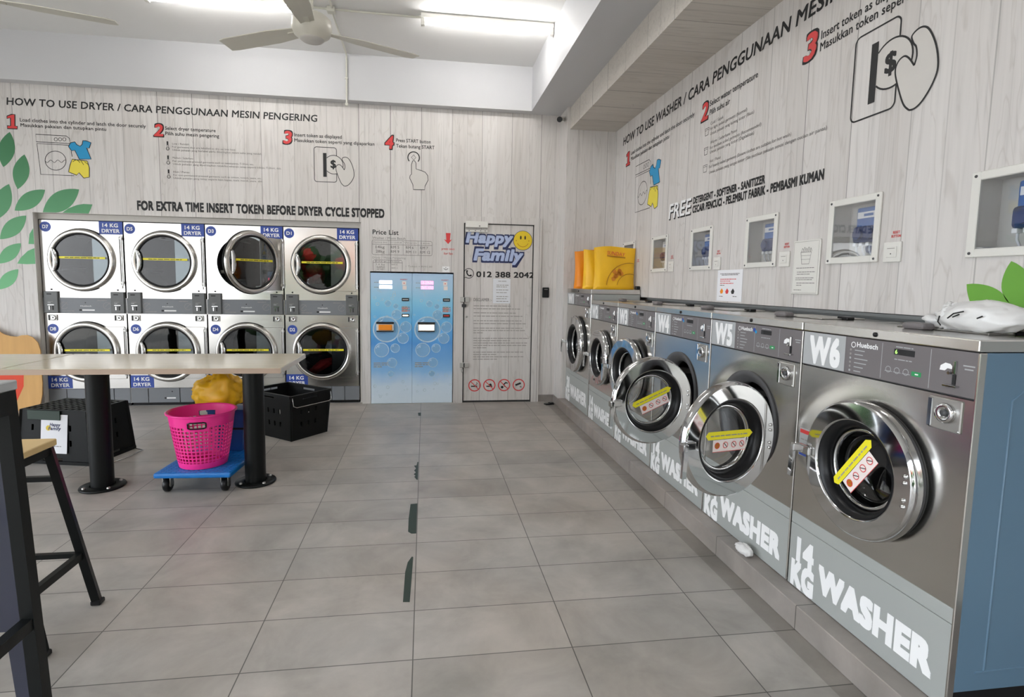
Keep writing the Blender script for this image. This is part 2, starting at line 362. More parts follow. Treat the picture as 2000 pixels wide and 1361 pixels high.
    def plate_hole(s, x0, x1, z0, z1, cx, cz, r, k, y=0, n=64):
        vs = []; 
        for i in range(n):
            a = 2*PI*i/n; c, d = math.cos(a), math.sin(a)
            tx = ((x1-cx)/c if c > 0 else (x0-cx)/c) if abs(c) > 1e-9 else 1e9
            tz = ((z1-cz)/d if d > 0 else (z0-cz)/d) if abs(d) > 1e-9 else 1e9
            t = min(tx, tz); vs.append((cx+r*c, y, cz+r*d)); vs.append((cx+t*c, y, cz+t*d))
        s.add(vs, [(2*i, 2*i+1, 2*((i+1) % n)+1, 2*((i+1) % n)) for i in range(n)], k)
        for X, Z in ((x0, z0), (x1, z0), (x1, z1), (x0, z1)):      # corner triangles
            ang = math.atan2(Z-cz, X-cx) % (2*PI); i = int(ang/(2*PI)*n) % n; j = (i+1) % n
            s.add([vs[2*i+1], (X, y, Z), vs[2*j+1]], [(0, 1, 2)], k)
_G = {}
def glyphs(t, bold, shear):
    key = (t, bold, shear)
    if key in _G: return _G[key]
    cu = bpy.data.curves.new('t', 'FONT'); cu.body = t; cu.size = 1; cu.offset = 0; cu.shear = shear; cu.resolution_u = 3 if bold > .02 else 2; cu.space_character = 1+1.1*bold; cu.fill_mode = 'FRONT'
    ob = bpy.data.objects.new('t', cu); C.objects.link(ob)
    dg = bpy.context.evaluated_depsgraph_get(); me = ob.evaluated_get(dg).to_mesh()
    r = ([tuple(v.co) for v in me.vertices], [tuple(p.vertices) for p in me.polygons])
    if bold:                                   # heavier strokes: the outline repeated around a small circle
        v0, f0 = r; n = len(v0); k = 4 if bold < .015 else 8
        q = bold*.9
        dirs = [(q, q), (q, -q), (-q, q), (-q, -q)]+([(q, 0), (-q, 0), (0, q), (0, -q)] if k == 8 else [])
        if bold > .045: dirs += [(a*q, b*q*.5) for a in (-1, 1) for b in (-1, 1)]+[(a*q*.5, b*q) for a in (-1, 1) for b in (-1, 1)]
        if bold > .045: dirs += [(bold*.5*math.cos(2*PI*i/4), bold*.5*math.sin(2*PI*i/4)) for i in range(4)]
        r = ([(v[0]+a, v[1]+b, j) for j, (a, b) in enumerate(dirs) for v in v0], [tuple(x+j*n for x in f) for j in range(len(dirs)) for f in f0])
    ob.evaluated_get(dg).to_mesh_clear(); bpy.data.objects.remove(ob); bpy.data.curves.remove(cu)
    _G[key] = r; return r
CAPH = 1.0
CAPH = max(v[1] for v in glyphs('H', 0.0, 0.0)[0])

def part(name, mb, parent=None, label=None, smooth_angle=None):
    me = bpy.data.meshes.new(name)
    me.from_pydata([tuple(v) for v in mb.v], [], mb.f)
    for k in mb.mats: me.materials.append(M[k])
    me.polygons.foreach_set('material_index', mb.m); me.polygons.foreach_set('use_smooth', mb.sm); me.update()
    o = bpy.data.objects.new(name, me); C.objects.link(o)
    if parent: o.parent = parent
    if label: o['label'] = label
    return o
def thing(name, label, cat, loc=(0, 0, 0), rz=0, group=None):
    o = bpy.data.objects.new(name, None); C.objects.link(o); o.empty_display_size = .1
    o.location = loc; o.rotation_euler = (0, 0, rz); o['label'] = label; o['category'] = cat
    if group: o['group'] = group
    return o
def tag(o, label, cat, group=None, kind=None):
    o['label'] = label; o['category'] = cat
    if group: o['group'] = group
    if kind: o['kind'] = kind
    return o
def struct(name, mb, label, cat):
    o = part(name, mb); o['kind'] = 'structure'; o['label'] = label; o['category'] = cat; return o
QT = -PI/2                      # right-hand wall: local x runs towards the camera, local y into the wall

# ------------------------------------------------------------------ the setting
YB = 0.68; XR = 2.10; ZC = 3.735
m = MB(); m.box(-6.2, 2.3, -7.2, 0.74, -.06, 0, 'tile'); struct('floor', m, 'grey rectangular floor tiles with dark grout lines', 'floor')
m = MB(); m.box(1.524, 2.15, -7.2, 0.36, 0.0005, .103, 'tile_step', .003, 1)
struct('trim_1', m, 'low grey tiled plinth under the row of washers', 'plinth')
m = MB()
for x0, x1, z0 in ((-6.2, -3.895, 0), (-3.895, -.655, 2.02), (-.655, -.562, 0), (-.562, .362, 1.49), (.362, .468, 0), (.468, 1.272, 2.055), (1.272, 1.60, 0)):
    m.box(x0, x1, YB, .95, z0, 3.82, 'plank_x')
m.box(-6.2, 2.3, 1.75, 1.8, -.06, 3.82, 'white_paint'); m.box(-6.25, -6.2, .68, 1.8, -.06, 3.82, 'white_paint'); m.box(2.3, 2.35, .68, 1.8, -.06, 3.82, 'white_paint'); m.box(-6.2, 2.3, .95, 1.75, 3.76, 3.82, 'white_paint'); m.box(-6.2, 2.3, .74, 1.75, -.06, -.002, 'white_paint')
wall_back = struct('wall_back', m, 'back wall of whitewashed vertical planks printed with dryer instructions', 'wall')
m = MB(); m.box(-3.894, -.656, .752, .80, 1.962, 2.019, 'niche'); m.box(-3.894, -3.891, .69, .80, 0, 2.019, 'niche'); m.box(-.682, -.656, .752, .80, 0, 1.962, 'niche')
m.box(-3.894, -.656, YB+.002, .80, 2.0185, 2.0195, 'niche')
part('recess_frame', m, wall_back, 'grey filler strips framing the dryer recess')
m = MB()
m.box(1.555, 2.32, .362, .95, 0, 3.82, 'plank_x'); struct('wall_corner', m, 'planked corner pier between back wall and washer row', 'wall')
m = MB(); m.box(1.274, 1.553, .664, .679, 0, .078, 'tile_step'); m.box(1.540, 1.5535, .362, .664, 0, .078, 'tile_step'); struct('baseboard_back', m, 'grey tile skirting right of the white door', 'skirting')
# right wall with dispenser niches (local frame)
m = MB(); NX = [(-3.08+.73*k) for k in range(-1, 5)]           # world y of the niche centres, nearest first
NW, NZ0, NZ1 = .14, 1.522, 1.797
xs = sorted(-c for c in NX)
e = [-.36]
for c in xs: e += [c-NW, c+NW]
e.append(7.2)
for i in range(0, len(e)-1):
    if i % 2 == 0: m.box(e[i], e[i+1], 0, .10, 1.268 if i else 1.345, 3.06, 'plank_x')
    else:
        m.box(e[i], e[i+1], 0, .10, 1.268 if i > 1 else 1.345, NZ0, 'plank_x'); m.box(e[i], e[i+1], 0, .10, NZ1, 3.06, 'plank_x')
wall_right = struct('wall_right', m, 'right wall of whitewashed planks printed with washer instructions', 'wall')
wall_right.location = (XR, 0, 0); wall_right.rotation_euler = (0, 0, QT)
m = MB(); m.box(-.36, 7.2, .105, .2, -.06, 3.1, 'wood_grey'); m.box(.507, 7.2, .06, .105, 1.245, 1.262, 'wood_grey')
wl_ = struct('wall_right_lower', m, 'grey backing wall in the gap above the washers', 'wall'); wl_.location = (XR, 0, 0); wl_.rotation_euler = (0, 0, QT)
m = MB(); m.box(-6.2, 1.2, -7.2, .57, ZC, 3.82, 'ceil'); struct('ceiling', m, 'white ceiling slab', 'ceiling')
m = MB(); m.box(-6.2, 1.2, .57, .679, 3.27, 3.82, 'white_paint'); struct('trim_2', m, 'white beam along the top of the back wall', 'beam')
m = MB(); m.box(1.2, 1.59, -7.2, .679, 3.27, 3.82, 'white_paint'); struct('trim_3', m, 'white beam running above the aisle to the back wall', 'beam')
m = MB(); m.box(1.585, 2.32, -7.2, .361, 3.04, 3.269, 'plank_soffit'); struct('trim_4', m, 'planked bulkhead soffit above the washers', 'soffit')
m = MB(); m.box(1.2, 2.32, -7.4, -7.2, -.06, 3.82, 'white_paint'); struct('light_block_front', m, 'unseen wall added to cut daylight from the open shopfront', 'wall')  # added out of view: narrows the front opening to cut daylight
m = MB(); m.box(-6.3, -6.2, -.7, .68, -.06, 3.82, 'white_paint'); struct('light_block_left', m, 'unseen white wall added to hold back daylight from the left', 'wall')  # added out of view: closes part of the left side against daylight
m = MB(); m.box(2.32, 2.4, -7.4, .9, -.06, 3.82, 'white_paint'); struct('wall_party', m, 'party wall behind the washers', 'wall')
m = MB(); m.box(-6.3, -6.2, -7.4, -.7, 2.55, 3.82, 'white_paint'); m.box(-6.3, 1.2, -7.4, -7.2, 2.75, 3.82, 'white_paint'); struct('light_block_lintel', m, 'unseen white lintel added to keep high daylight off the walls', 'beam')  # added out of view: lowers both openings so the upper walls darken
# street side, seen only in the steel and glass
m = MB(); m.box(-40, 30, -40, 20, -.12, -.065, 'asphalt'); struct('street', m, 'street paving outside the open shopfront', 'street')
m = MB(); m.box(-26, -6.0, -17, -16.5, -.06, 6, 'white_paint'); m.box(-5.5, 14, -19, -18.5, -.06, 7, 'asphalt'); struct('wall_street', m, 'pale building walls across the street', 'wall')
m = MB()
for i in range(56):
    x = random.uniform(-5.2, -.4); y = random.uniform(-10.4, -9.4); z = random.uniform(.1, 2.3); r = random.uniform(.25, .5)
    m.lathe([(0.01, -r), (r*.7, -r*.7), (r, 0), (r*.7, r*.7), (.01, r)], 'flower' if i % 6 == 0 else 'shrub', 10, (x, y, z))
o = part('street_shrubs', m); tag(o, 'green shrubs across the street', 'shrubs', kind='stuff')

# ------------------------------------------------------------------ printing on the back wall
Y1, Y2, Y3 = YB-.0012, YB-.0018, YB-.0024
def outline_num(m, t, x0, z0, w, h, y):
    if t == '1':                                # slab-serif one
        sc = lambda q, g: [(x0+w*(.5+(a-.5)*g)+.12*(b-.5)*h*.4, z0+h*(.5+(b-.5)*g)) for a, b in q]
        P = [(.02, 0), (1.0, 0), (1.0, .20), (.78, .20), (.78, 1.0), (.45, 1.0), (.0, .86), (.0, .70), (.34, .74), (.34, .20), (.02, .20)]
        m.poly(sc(P, 1.0), 'red', y-.0006); m.stroke(sc(P, 1.03), .009, 'black', y-.0012, True); return
    m.text(t, x0-.008, z0-.006, w+.016, h+.012, 'black', y, .05, .12)
    m.text(t, x0, z0, w, h, 'red', y-.0006, .03, .12)
def shirt(m, X, Z, y):
    sh = [(548, 545), (566, 515), (600, 508), (614, 530), (640, 543), (657, 528), (664, 499), (690, 500), (728, 515), (712, 558), (690, 556), (722, 645), (628, 645), (596, 575), (570, 578)]
    sr = [(572, 645), (690, 660), (704, 715), (700, 788), (655, 795), (620, 752), (600, 772), (537, 745), (552, 690)]
    for poly, k in ((sh, 'blue_cloth'), (sr, 'yellow')):
        P = [(X(px, py), Z(px, py)) for px, py in poly]
        m.poly(P, k, y-.0006); m.stroke(P, .007, 'black', y-.0012, True)
    for a, b in (((610, 650), (632, 672)), ((640, 655), (660, 690)), ((575, 665), (600, 650)), ((668, 665), (700, 690))):
        m.stroke([(X(*a), Z(*a)), (X(*b), Z(*b))], .005, 'black', y-.0012)
def machine_icon(m, X, Z, y, w=.006):
    P = lambda L: [(X(*q), Z(*q)) for q in L]
    m.stroke(P([(298, 448), (535, 462), (558, 480), (565, 522), (298, 506)]), w, 'black', y, True)
    m.stroke(P([(560, 535), (302, 520), (318, 762), (580, 775)]), w, 'black', y)
    m.stroke(P([(567, 580), (572, 625)]), w, 'black', y)
    m.stroke(P([(440+82*math.cos(2*PI*i/28), 655+75*math.sin(2*PI*i/28)) for i in range(28)]), w, 'black', y, True)
    m.stroke(P([(360+i*8, 660+10*math.sin(i*.9)) for i in range(21)]), w*.8, 'black', y)
    for cx in (452, 485, 518): m.stroke(P([(cx+13*math.cos(2*PI*i/12), 488+13*math.sin(2*PI*i/12)) for i in range(12)]), w*.8, 'black', y, True)
def arcpts(cx, cz, r, a0, a1, n=16): return [(cx+r*math.cos(R(a0+(a1-a0)*i/n)), cz+r*math.sin(R(a0+(a1-a0)*i/n))) for i in range(n+1)]
def rrect(x0, x1, z0, z1, r):
    return arcpts(x1-r, z1-r, r, 0, 90, 6)+arcpts(x0+r, z1-r, r, 90, 180, 6)+arcpts(x0+r, z0+r, r, 180, 270, 6)+arcpts(x1-r, z0+r, r, 270, 360, 6)
def smooth(pts, n=5):
    out = []; N = len(pts)
    for i in range(N-1):
        p0 = pts[max(i-1, 0)]; p1 = pts[i]; p2 = pts[i+1]; p3 = pts[min(i+2, N-1)]
        for j in range(n):
            t = j/n
            out.append(tuple(.5*((2*p1[k])+(-p0[k]+p2[k])*t+(2*p0[k]-5*p1[k]+4*p2[k]-p3[k])*t*t+(-p0[k]+3*p1[k]-3*p2[k]+p3[k])*t**3) for k in (0, 1)))
    return out+[pts[-1]]
def coin_icon(m, ox, oz, s, y, w=.0065):
    T = lambda L: [(ox+(a-3.007)*s, oz+(b-2.18)*s) for a, b in L]
    m.stroke(T(rrect(3.007, 3.259, 2.18, 2.573, .03)), w, 'black', y, True)
    m.poly(T([(3.107, 2.238), (3.146, 2.238), (3.146, 2.508), (3.107, 2.508)]), 'black', y-.0003)
    m.poly(T(arcpts(3.226, 2.38, .106, -137, 137, 30)), 'skin_print', y-.0004); m.stroke(T(arcpts(3.226, 2.38, .106, -137, 137, 30)), w, 'black', y-.0007)
    th = smooth([(3.338, 2.143), (3.305, 2.18), (3.268, 2.27), (3.250, 2.335), (3.262, 2.372), (3.290, 2.384), (3.316, 2.366), (3.345, 2.325)])
    ob = smooth([(3.345, 2.325), (3.354, 2.36), (3.347, 2.40), (3.333, 2.42), (3.322, 2.455), (3.36, 2.472), (3.40, 2.45), (3.44, 2.37), (3.457, 2.28), (3.44, 2.22), (3.40, 2.165), (3.365, 2.143), (3.338, 2.143)])
    m.poly(T(th[:-1]+ob[:-1]), 'skin_print', y-.001); m.stroke(T(th), w, 'black', y-.0013); m.stroke(T(ob), w, 'black', y-.0013)
    m.text('$', ox+(3.19-3.007)*s, oz+(2.345-2.18)*s, .062*s, .085*s, 'black', y-.0009, .03)
m = MB(); m.text('HOW TO USE DRYER / CARA PENGGUNAAN MESIN PENGERING', -4.064, 3.060, 2.966, .068, 'black', Y1, .018, .08); part('heading_lettering', m, wall_back)
m = MB(); m.text('FOR EXTRA TIME INSERT TOKEN BEFORE DRYER CYCLE STOPPED', -2.913, 2.078, 2.511, .087, 'black', Y1, .05); part('notice_lettering', m, wall_back)
def w1(px, py): return -3.80+(px-315)*.00117
def w1z(px, py): return 2.397+(762+.05*(px-315)-py)*.00125
m = MB(); outline_num(m, '1', -4.068, 2.832, .088, .135, Y1)
m.text('Load clothes into the cylinder and latch the door securely', -3.955, 2.905, 1.16, .034, 'black', Y1, .013); m.text('Masukkan pakaian dan tutupkan pintu', -3.952, 2.856, .782, .032, 'black', Y1, .013)
machine_icon(m, w1, w1z, Y1); shirt(m, w1, w1z, Y1); part('printed_step', m, wall_back)
m = MB(); outline_num(m, '2', -2.722, 2.832, .092, .113, Y1)
m.text('Select dryer temperature', -2.613, 2.897, .49, .034, 'black', Y1, .013); m.text('Pilih suhu mesin pengering', -2.612, 2.844, .522, .034, 'black', Y1, .013)
for k, (z, t, a, b) in enumerate(((2.752, 'Low / Rendah', 'For garments that are labelled to dry on low heat.', 'Untuk pakaian yang berlabel perlu dikeringkan dalam suhu yang rendah.'),
        (2.610, 'Medium / Sederhana', 'For permanent pressed garments such as sweatpants, T-Shirt, etc.', 'Untuk pakaian yang dipersiapkan retak/ku tekanan tetap seperti t-baju, T-Shirt, dsb.'),
        (2.468, 'Hot / Panas', 'For non-permanent pressed garments such as cotton, towels, jeans, etc.', 'Untuk pakaian yang tetap seperti kain kapas, tuala mandi, jeans, dsb.'))):
    m.text(t, -2.55, z, .09+.012*len(t)*.5, .019, 'ink_grey', Y1); m.text(a, -2.552, z-.032, .0125*len(a), .018, 'ink_grey', Y1); m.text(b, -2.55, z-.062, .0128*len(b), .018, 'ink_grey', Y1)
    zb = z-.062; m.disc(-2.595, zb+.018, .017, 'black', Y1); m.rect(-2.603, -2.587, zb+.02, zb+.092, 'black', Y1); m.disc(-2.595, zb+.018, .011, 'skin_print', Y2); m.rect(-2.599, -2.591, zb+.02, zb+.055, 'skin_print', Y2)
part('printed_step', m, wall_back)
m = MB(); outline_num(m, '3', -1.452, 2.822, .094, .122, Y1)
m.text('Insert token as displayed', -1.336, 2.897, .488, .036, 'black', Y1, .013); m.text('Masukkan token seperti yang dipaparkan', -1.337, 2.842, .832, .034, 'black', Y1, .013)
coin_icon(m, -1.138, 2.436, .925, Y1); part('printed_step', m, wall_back)
m = MB(); outline_num(m, '4', -.392, 2.820, .094, .13, Y1)
m.text('Press START button', -.273, 2.894, .373, .036, 'black', Y1, .014); m.text('Tekan butang START', -.274, 2.835, .416, .036, 'black', Y1, .014)
m.stroke(arcpts(-.085, 2.735, .062, -40, 220, 28), .011, 'black', Y1); m.stroke([(-.085, 2.765), (-.06, 2.737), (-.085, 2.709), (-.11, 2.737)], .005, 'black', Y1, True)
hp = [(-.108, 2.555), (-.108, 2.66), (-.096, 2.70), (-.075, 2.702), (-.06, 2.68), (-.058, 2.615), (-.01, 2.602), (.04, 2.585), (.068, 2.55), (.073, 2.50), (.04, 2.435), (.036, 2.394), (-.088, 2.392), (-.094, 2.445), (-.128, 2.515), (-.122, 2.545)]
m.poly(hp, 'skin_print', Y2); m.stroke(hp, .0065, 'black', Y3, True); part('printed_step', m, wall_back)
# price list
m = MB(); m.text('Price List', -.530, 1.894, .281, .05, 'black', Y1, .014); m.text('Washer / Mesin Basuh', -.531, 1.844, .355, .024, 'ink_grey', Y1)
m.stroke(rrect(-.537, .120, 1.673, 1.832, .02), .004, 'ink_grey', Y1, True); m.stroke([(-.537, 1.786), (.12, 1.786)], .004, 'ink_grey', Y1)
for x in (-.355, -.2, -.035): m.stroke([(x, 1.673), (x, 1.832)], .003, 'ink_grey', Y1)
for t, x, w_ in (('Machine Size', -.525, .15), ('Cold', -.34, .12), ('Warm', -.19, .14), ('Hot', -.005, .10)): m.text(t, x, 1.803, w_, .012, 'ink_grey', Y1)
for i, row in enumerate((('14kg', 'RM 5', 'RM 6', 'RM 7'), ('28kg', 'RM 9', 'RM 11', 'RM 12'))):
    for t, x, w_ in zip(row, (-.497, -.333, -.168, -.012), (.095, .09, .084 if i == 0 else .11, .086 if i == 0 else .11)): m.text(t, x, 1.743-.048*i, w_, .029, 'ink_grey', Y1, .006)
m.text('Dryer / Mesin Pengering', -.532, 1.630, .36, .022, 'ink_light', Y1)
m.stroke([(-.527, 1.495), (-.527, 1.60), (-.515, 1.615), (-.22, 1.615), (-.208, 1.60), (-.208, 1.495)], .004, 'ink_grey', Y1); m.stroke([(-.527, 1.587), (-.208, 1.587)], .004, 'ink_grey', Y1); m.stroke([(-.36, 1.495), (-.36, 1.615)], .003, 'ink_grey', Y1)
for t, x, z, w_ in (('Dry', -.50, 1.595, .12), ('Price', -.34, 1.595, .1), ('14 kg', -.49, 1.56, .09), ('RM 5', -.325, 1.56, .06), ('RM 1', -.325, 1.522, .06)): m.text(t, x, z, w_, .014, 'ink_grey', Y1)
for z in (1.54, 1.525, 1.508): m.dashes(-.49, -.40, z, .014, 'ink_light', Y1, int(z*1000))
m.text('1 Token = RM1.00', -.171, 1.542, .294, .018, 'ink_light', Y1, .004); part('price_list', m, wall_back)
m = MB(); m.poly([(.272, 1.93), (.325, 1.93), (.318, 1.85), (.343, 1.862), (.298, 1.808), (.25, 1.862), (.278, 1.85)], 'red', Y1)
m.text('press once', .225, 1.742, .15, .026, 'red', Y1, .006); m.text('for fan', .25, 1.690, .10, .026, 'red', Y1, .006); m.rect(.235, .316, 1.4925, 1.558, 'white', Y1); m.stroke([(.25, 1.535), (.275, 1.52), (.30, 1.535)], .006, 'black', Y2); m.rect(.272, .277, 1.535, 1.55, 'black', Y2)
part('arrow_sign', m, wall_back)
# leaves
def leaf(m, a, b, k, y, wid=.21, zmin=-9):
    a = Vector(a); b = Vector(b); d = b-a; n = Vector((-d.y, d.x)); P = []
    for i in range(15): t = i/14; P.append(a+d*t+n*wid*math.sin(PI*t)**.85)
    for i in range(14, -1, -1): t = i/14; P.append(a+d*t-n*wid*math.sin(PI*t)**.85)
    m.poly([(p.x, max(p.y, zmin)) for p in P], k, y)
m = MB()
for a, b in (((-4.052, 2.799), (-4.131, 2.454)), ((-3.934, 2.586), (-4.014, 2.242)), ((-4.091, 2.29), (-4.237, 1.927)), ((-3.766, 2.246), (-4.056, 2.03)), ((-3.953, 1.983), (-4.206, 1.741)),
             ((-4.018, 1.705), (-4.239, 1.496)), ((-4.058, 1.443), (-4.256, 1.234)), ((-4.30, 2.62), (-4.36, 2.3)), ((-4.25, 2.05), (-4.45, 1.85))): leaf(m, a, b, 'leaf', Y1)
leaf(m, (-3.452, 2.262), (-3.80, 2.018), 'leaf', Y1, .22, 2.0225)
m.poly([(-3.62, 2.0225), (-3.56, 2.070), (-3.48, 2.105), (-3.42, 2.118), (-3.335, 2.116), (-3.345, 2.09), (-3.375, 2.0225)], 'leaf', Y1)
m.poly([(-3.898, 1.86), (-3.935, 1.80), (-3.95, 1.70), (-3.898, 1.70)], 'leaf', Y1); m.poly([(-3.898, 1.66), (-3.96, 1.63), (-4.03, 1.56), (-4.065, 1.50), (-3.98, 1.495), (-3.898, 1.50)], 'leaf', Y1)
part('leaf_print', m, wall_back)

# ------------------------------------------------------------------ printing on the right wall (local x = distance towards the camera)
Z1 = -.0012
m = MB(); m.text('HOW TO USE WASHER / CARA PENGGUNAAN', -.129, 2.836, 2.637, .078, 'black', Z1, .022, .12); m.text('MESIN BASUH', 2.547, 2.836, .80, .080, 'black', Z1, .022, .12); part('heading_lettering', m, wall_right)
def w2(px, py): return .269+(px-315)*.00137
def w2z(px, py): return 2.095+(762+.05*(px-315)-py)*.00144
m = MB(); outline_num(m, '1', -.02, 2.60, .11, .135, Z1)
m.text('Load clothes into the cylinder and latch the door securely', .105, 2.688, 1.303, .034, 'black', Z1, .013); m.text('Masukkan pakaian dan tutupkan pintu', .111, 2.632, .865, .034, 'black', Z1, .013)
machine_icon(m, w2, w2z, Z1); shirt(m, w2, w2z, Z1); part('printed_step', m, wall_right)
m = MB(); outline_num(m, '2', 1.518, 2.612, .10, .118, Z1)
m.text('Select water temperature', 1.636, 2.687, .578, .038, 'black', Z1, .016); m.text('Pilih suhu air', 1.64, 2.623, .266, .038, 'black', Z1, .016)
for t, z, a, b in (('Cold / Sejuk', 2.548, 1.66, 1.833), ('For light soiled garments (Normal)', 2.512, 1.653, 2.117), ('Untuk pakaian yang kurang kotor (Biasa)', 2.474, 1.665, 2.196), ('Warm / Sederhana Panas', 2.410, 1.672, 2.012),
                   ('For medium soiled garments (Recommended)', 2.374, 1.668, 2.279), ('Untuk pakaian yang kotor (Digalakkan)', 2.342, 1.672, 2.207), ('Hot / Panas', 2.277, 1.675, 1.823),
                   ('For heavily soiled garments (Ensure clothes are suitable for hot wash)', 2.238, 1.669, 2.57), ('Untuk pakaian yang sangat kotor (Sila pastikan pakaian sesuai dengan cucian air panas)', 2.197, 1.673, 2.85)):
    m.text(t, a, z, b-a, .021, 'ink_grey', Z1, .004)
for z in (2.488, 2.349, 2.223): m.stroke([(1.585, z+.05), (1.592, z), (1.632, z), (1.642, z+.05)], .005, 'black', Z1, True); m.stroke([(1.588, z+.04), (1.60, z+.034), (1.612, z+.04), (1.64, z+.036)], .003, 'black', Z1)
part('printed_step', m, wall_right)
m = MB(); outline_num(m, '3', 2.632, 2.61, .105, .13, Z1)
m.text('Insert token as displayed', 2.761, 2.678, .545, .042, 'black', Z1, .016); m.text('Masukkan token seperti yang dipaparkan', 2.758, 2.619, .93, .042, 'black', Z1, .016)
coin_icon(m, 3.007, 2.18, 1, Z1, .008); part('printed_step', m, wall_right)
m = MB(); m.text('FREE', 1.045, 1.936, .392, .118, 'black', Z1, .03, .1); m.text('FREE', 1.037, 1.946, .388, .118, 'white', Z1-.0006, .015, .1)
m.text('DETERGENT - SOFTENER - SANITIZER', 1.455, 2.014, .896, .047, 'black', Z1, .05); m.text('CECAIR PENCUCI - PELEMBUT FABRIK - PEMBASMI KUMAN', 1.451, 1.945, 1.402, .05, 'black', Z1, .05); part('notice_lettering', m, wall_right)
m = MB(); leaf(m, (3.660, 1.400), (3.845, 1.255), 'leaf_r', Z1, .24); leaf(m, (3.812, 1.482), (3.868, 1.300), 'leaf_r', Z1, .27); leaf(m, (3.91, 1.40), (3.98, 1.28), 'leaf_r', Z1, .25); part('leaf_print', m, wall_right)
for i, c in enumerate(sorted(NX, reverse=True)):                  # red caption over each reset switch
    m = MB(); x = -c+.215; m.text('RESET', x+.012, 1.622, .036, .011, 'red', Z1, .02); m.text('BUTTON', x+.006, 1.605, .048, .011, 'red', Z1, .02); part('switch_caption', m, wall_right)

# ------------------------------------------------------------------ white door with shop print
m = MB(); m.box(.487, 1.262, .666, .70, .022, 2.035, 'plank_x')
door = struct('door_1', m, 'white planked door with the smiley logo and disclaimer text', 'door')
m = MB()
for a in ((.378, .472, .652, .679, 0, 2.12), (1.275, 1.362, .652, .679, 0, 2.12)): m.box(*a, 'plank_x')
m.box(.472, 1.275, .652, .679, 2.046, 2.12, 'plank_x'); m.box(.369, .378, .66, .679, 0, 2.13, 'plank_x')
part('door_frame', m, door)
m = MB(); m.box(.470, .4865, .672, .70, 0, 2.045, 'dark'); m.box(1.2625, 1.274, .672, .70, 0, 2.045, 'dark'); m.box(.47, 1.274, .672, .70, 2.0355, 2.046, 'dark'); m.box(.47, 1.274, .68, .70, 0, .0215, 'dark'); part('door_gap', m, door, 'dark gap around the door leaf')
D1, D2, D3, D4 = .6648, .6642, .6636, .663
m = MB()
for t, x, z, w_, h in (('Happy', .492, 1.832, .545, .118), ('Family', .582, 1.636, .575, .125)):
    m.text(t, x-.012, z-.008, w_+.024, h+.018, 'navy', D1, .10, .18); m.text(t, x+.002, z+.002, w_-.004, h-.004, 'pale_blue', D2, .05, .18)
m.disc(1.146, 1.868, .111, 'navy', D3); m.disc(1.146, 1.868, .106, 'smile', D4)
for x in (1.122, 1.172): m.disc(x, 1.90, .009, 'black', D4-.0006, 16, .022)
m.stroke(arcpts(1.146, 1.865, .068, 205, 335, 20), .006, 'bag_line', D4-.0006)
for x in (1.07, 1.215): m.disc(x, 1.865, .006, 'bag_line', D4-.0006, 12)
part('logo', m, door, 'pale blue lettering with a yellow smiling face')
m = MB(); m.text('012 388 2042', .618, 1.447, .667, .06, 'black', D1, .03)
m.stroke(arcpts(.533, 1.485, .054, -128, 205, 40)+[(.473, 1.424), (.497, 1.442)], .007, 'black', D1, True)
m.stroke(smooth([(.512, 1.513), (.513, 1.485), (.53, 1.463), (.558, 1.458)]), .014, 'black', D1); m.disc(.513, 1.512, .010, 'black', D1, 12); m.disc(.556, 1.462, .011, 'black', D1, 12); part('phone_lettering', m, door)
m = MB(); m.text('DISCLAIMER :-', .592, 1.172, .206, .034, 'ink_grey', D1, .004)
ends = {1.115: 1.03, 1.082: 1.13, 1.035: 1.08, .998: 1.16, .945: 1.15, .912: 1.20, .86: 1.16, .833: 1.19, .806: .70, .742: 1.24, .715: 1.02, .688: 1.22, .660: 1.21, .633: .745, .582: 1.18, .555: .86, .528: 1.18, .50: .87}
for i, (z, x1) in enumerate(ends.items()): m.dashes(.592, x1, z, .016, 'ink_light', D1, i)
part('disclaimer_print', m, door)
m = MB()
for i, x in enumerate((.613, .785, .958, 1.131)):
    z = .200; m.ring(x, z, .060, .072, 'red', D1)
    if i == 0: m.rect(x-.04, x+.03, z-.018, z-.004, 'black', D1); m.stroke(smooth([(x+.01, z+.0), (x+.03, z+.02), (x+.02, z+.035)]), .006, 'black', D1)
    if i == 1: m.rect(x-.035, x+.035, z-.02, z-.006, 'black', D1); m.disc(x+.012, z+.004, .016, 'black', D1, 12)
    if i == 2: m.disc(x-.022, z-.024, .016, 'black', D1, 12); m.stroke([(x-.01, z), (x+.02, z+.03), (x+.04, z+.02)], .016, 'black', D1); m.stroke([(x-.005, z+.005), (x+.012, z-.02)], .010, 'black', D1)
    if i == 3: m.stroke([(x-.038, z-.002), (x+.024, z+.022)], .022, 'black', D1); m.rect(x+.012, x+.034, z-.026, z-.018, 'black', D1)
    else: m.stroke([(x-.047, z+.047), (x+.047, z-.047)], .009, 'red', D2)
part('prohibition_signs', m, door, 'four red prohibition circles')
m = MB()
for z in (1.158, .411): m.box(.437, .485, .640, .6515, z, z+.058, 'steel_dull', .004, 1); m.box(.489, .540, .640, .6655, z, z+.058, 'steel_dull', .004, 1); m.cyl((.487, .636, z+.006), (.487, .636, z+.052), .007, 'dark')
m.box(.455, .505, .628, .6515, 1.103, 1.138, 'dark', .004, 1); m.box(.458, .474, .636, .6515, .355, .395, 'chrome', .003, 1)
part('hasp', m, door, 'dark steel hasps on the left door edge')
m = MB(); m.lathe([(.0, -.012), (.011, -.010), (.011, 0)], 'steel_dull', 20, (.511, .6655, .995), 'Y'); part('keyhole', m, door)
m = MB(); m.box(.489, .741, .618, .6655, 1.994, 2.064, 'plastic_white', .006, 2); m.box(.489, .741, .640, .6655, 1.946, 1.975, 'plastic_white', .004, 1)
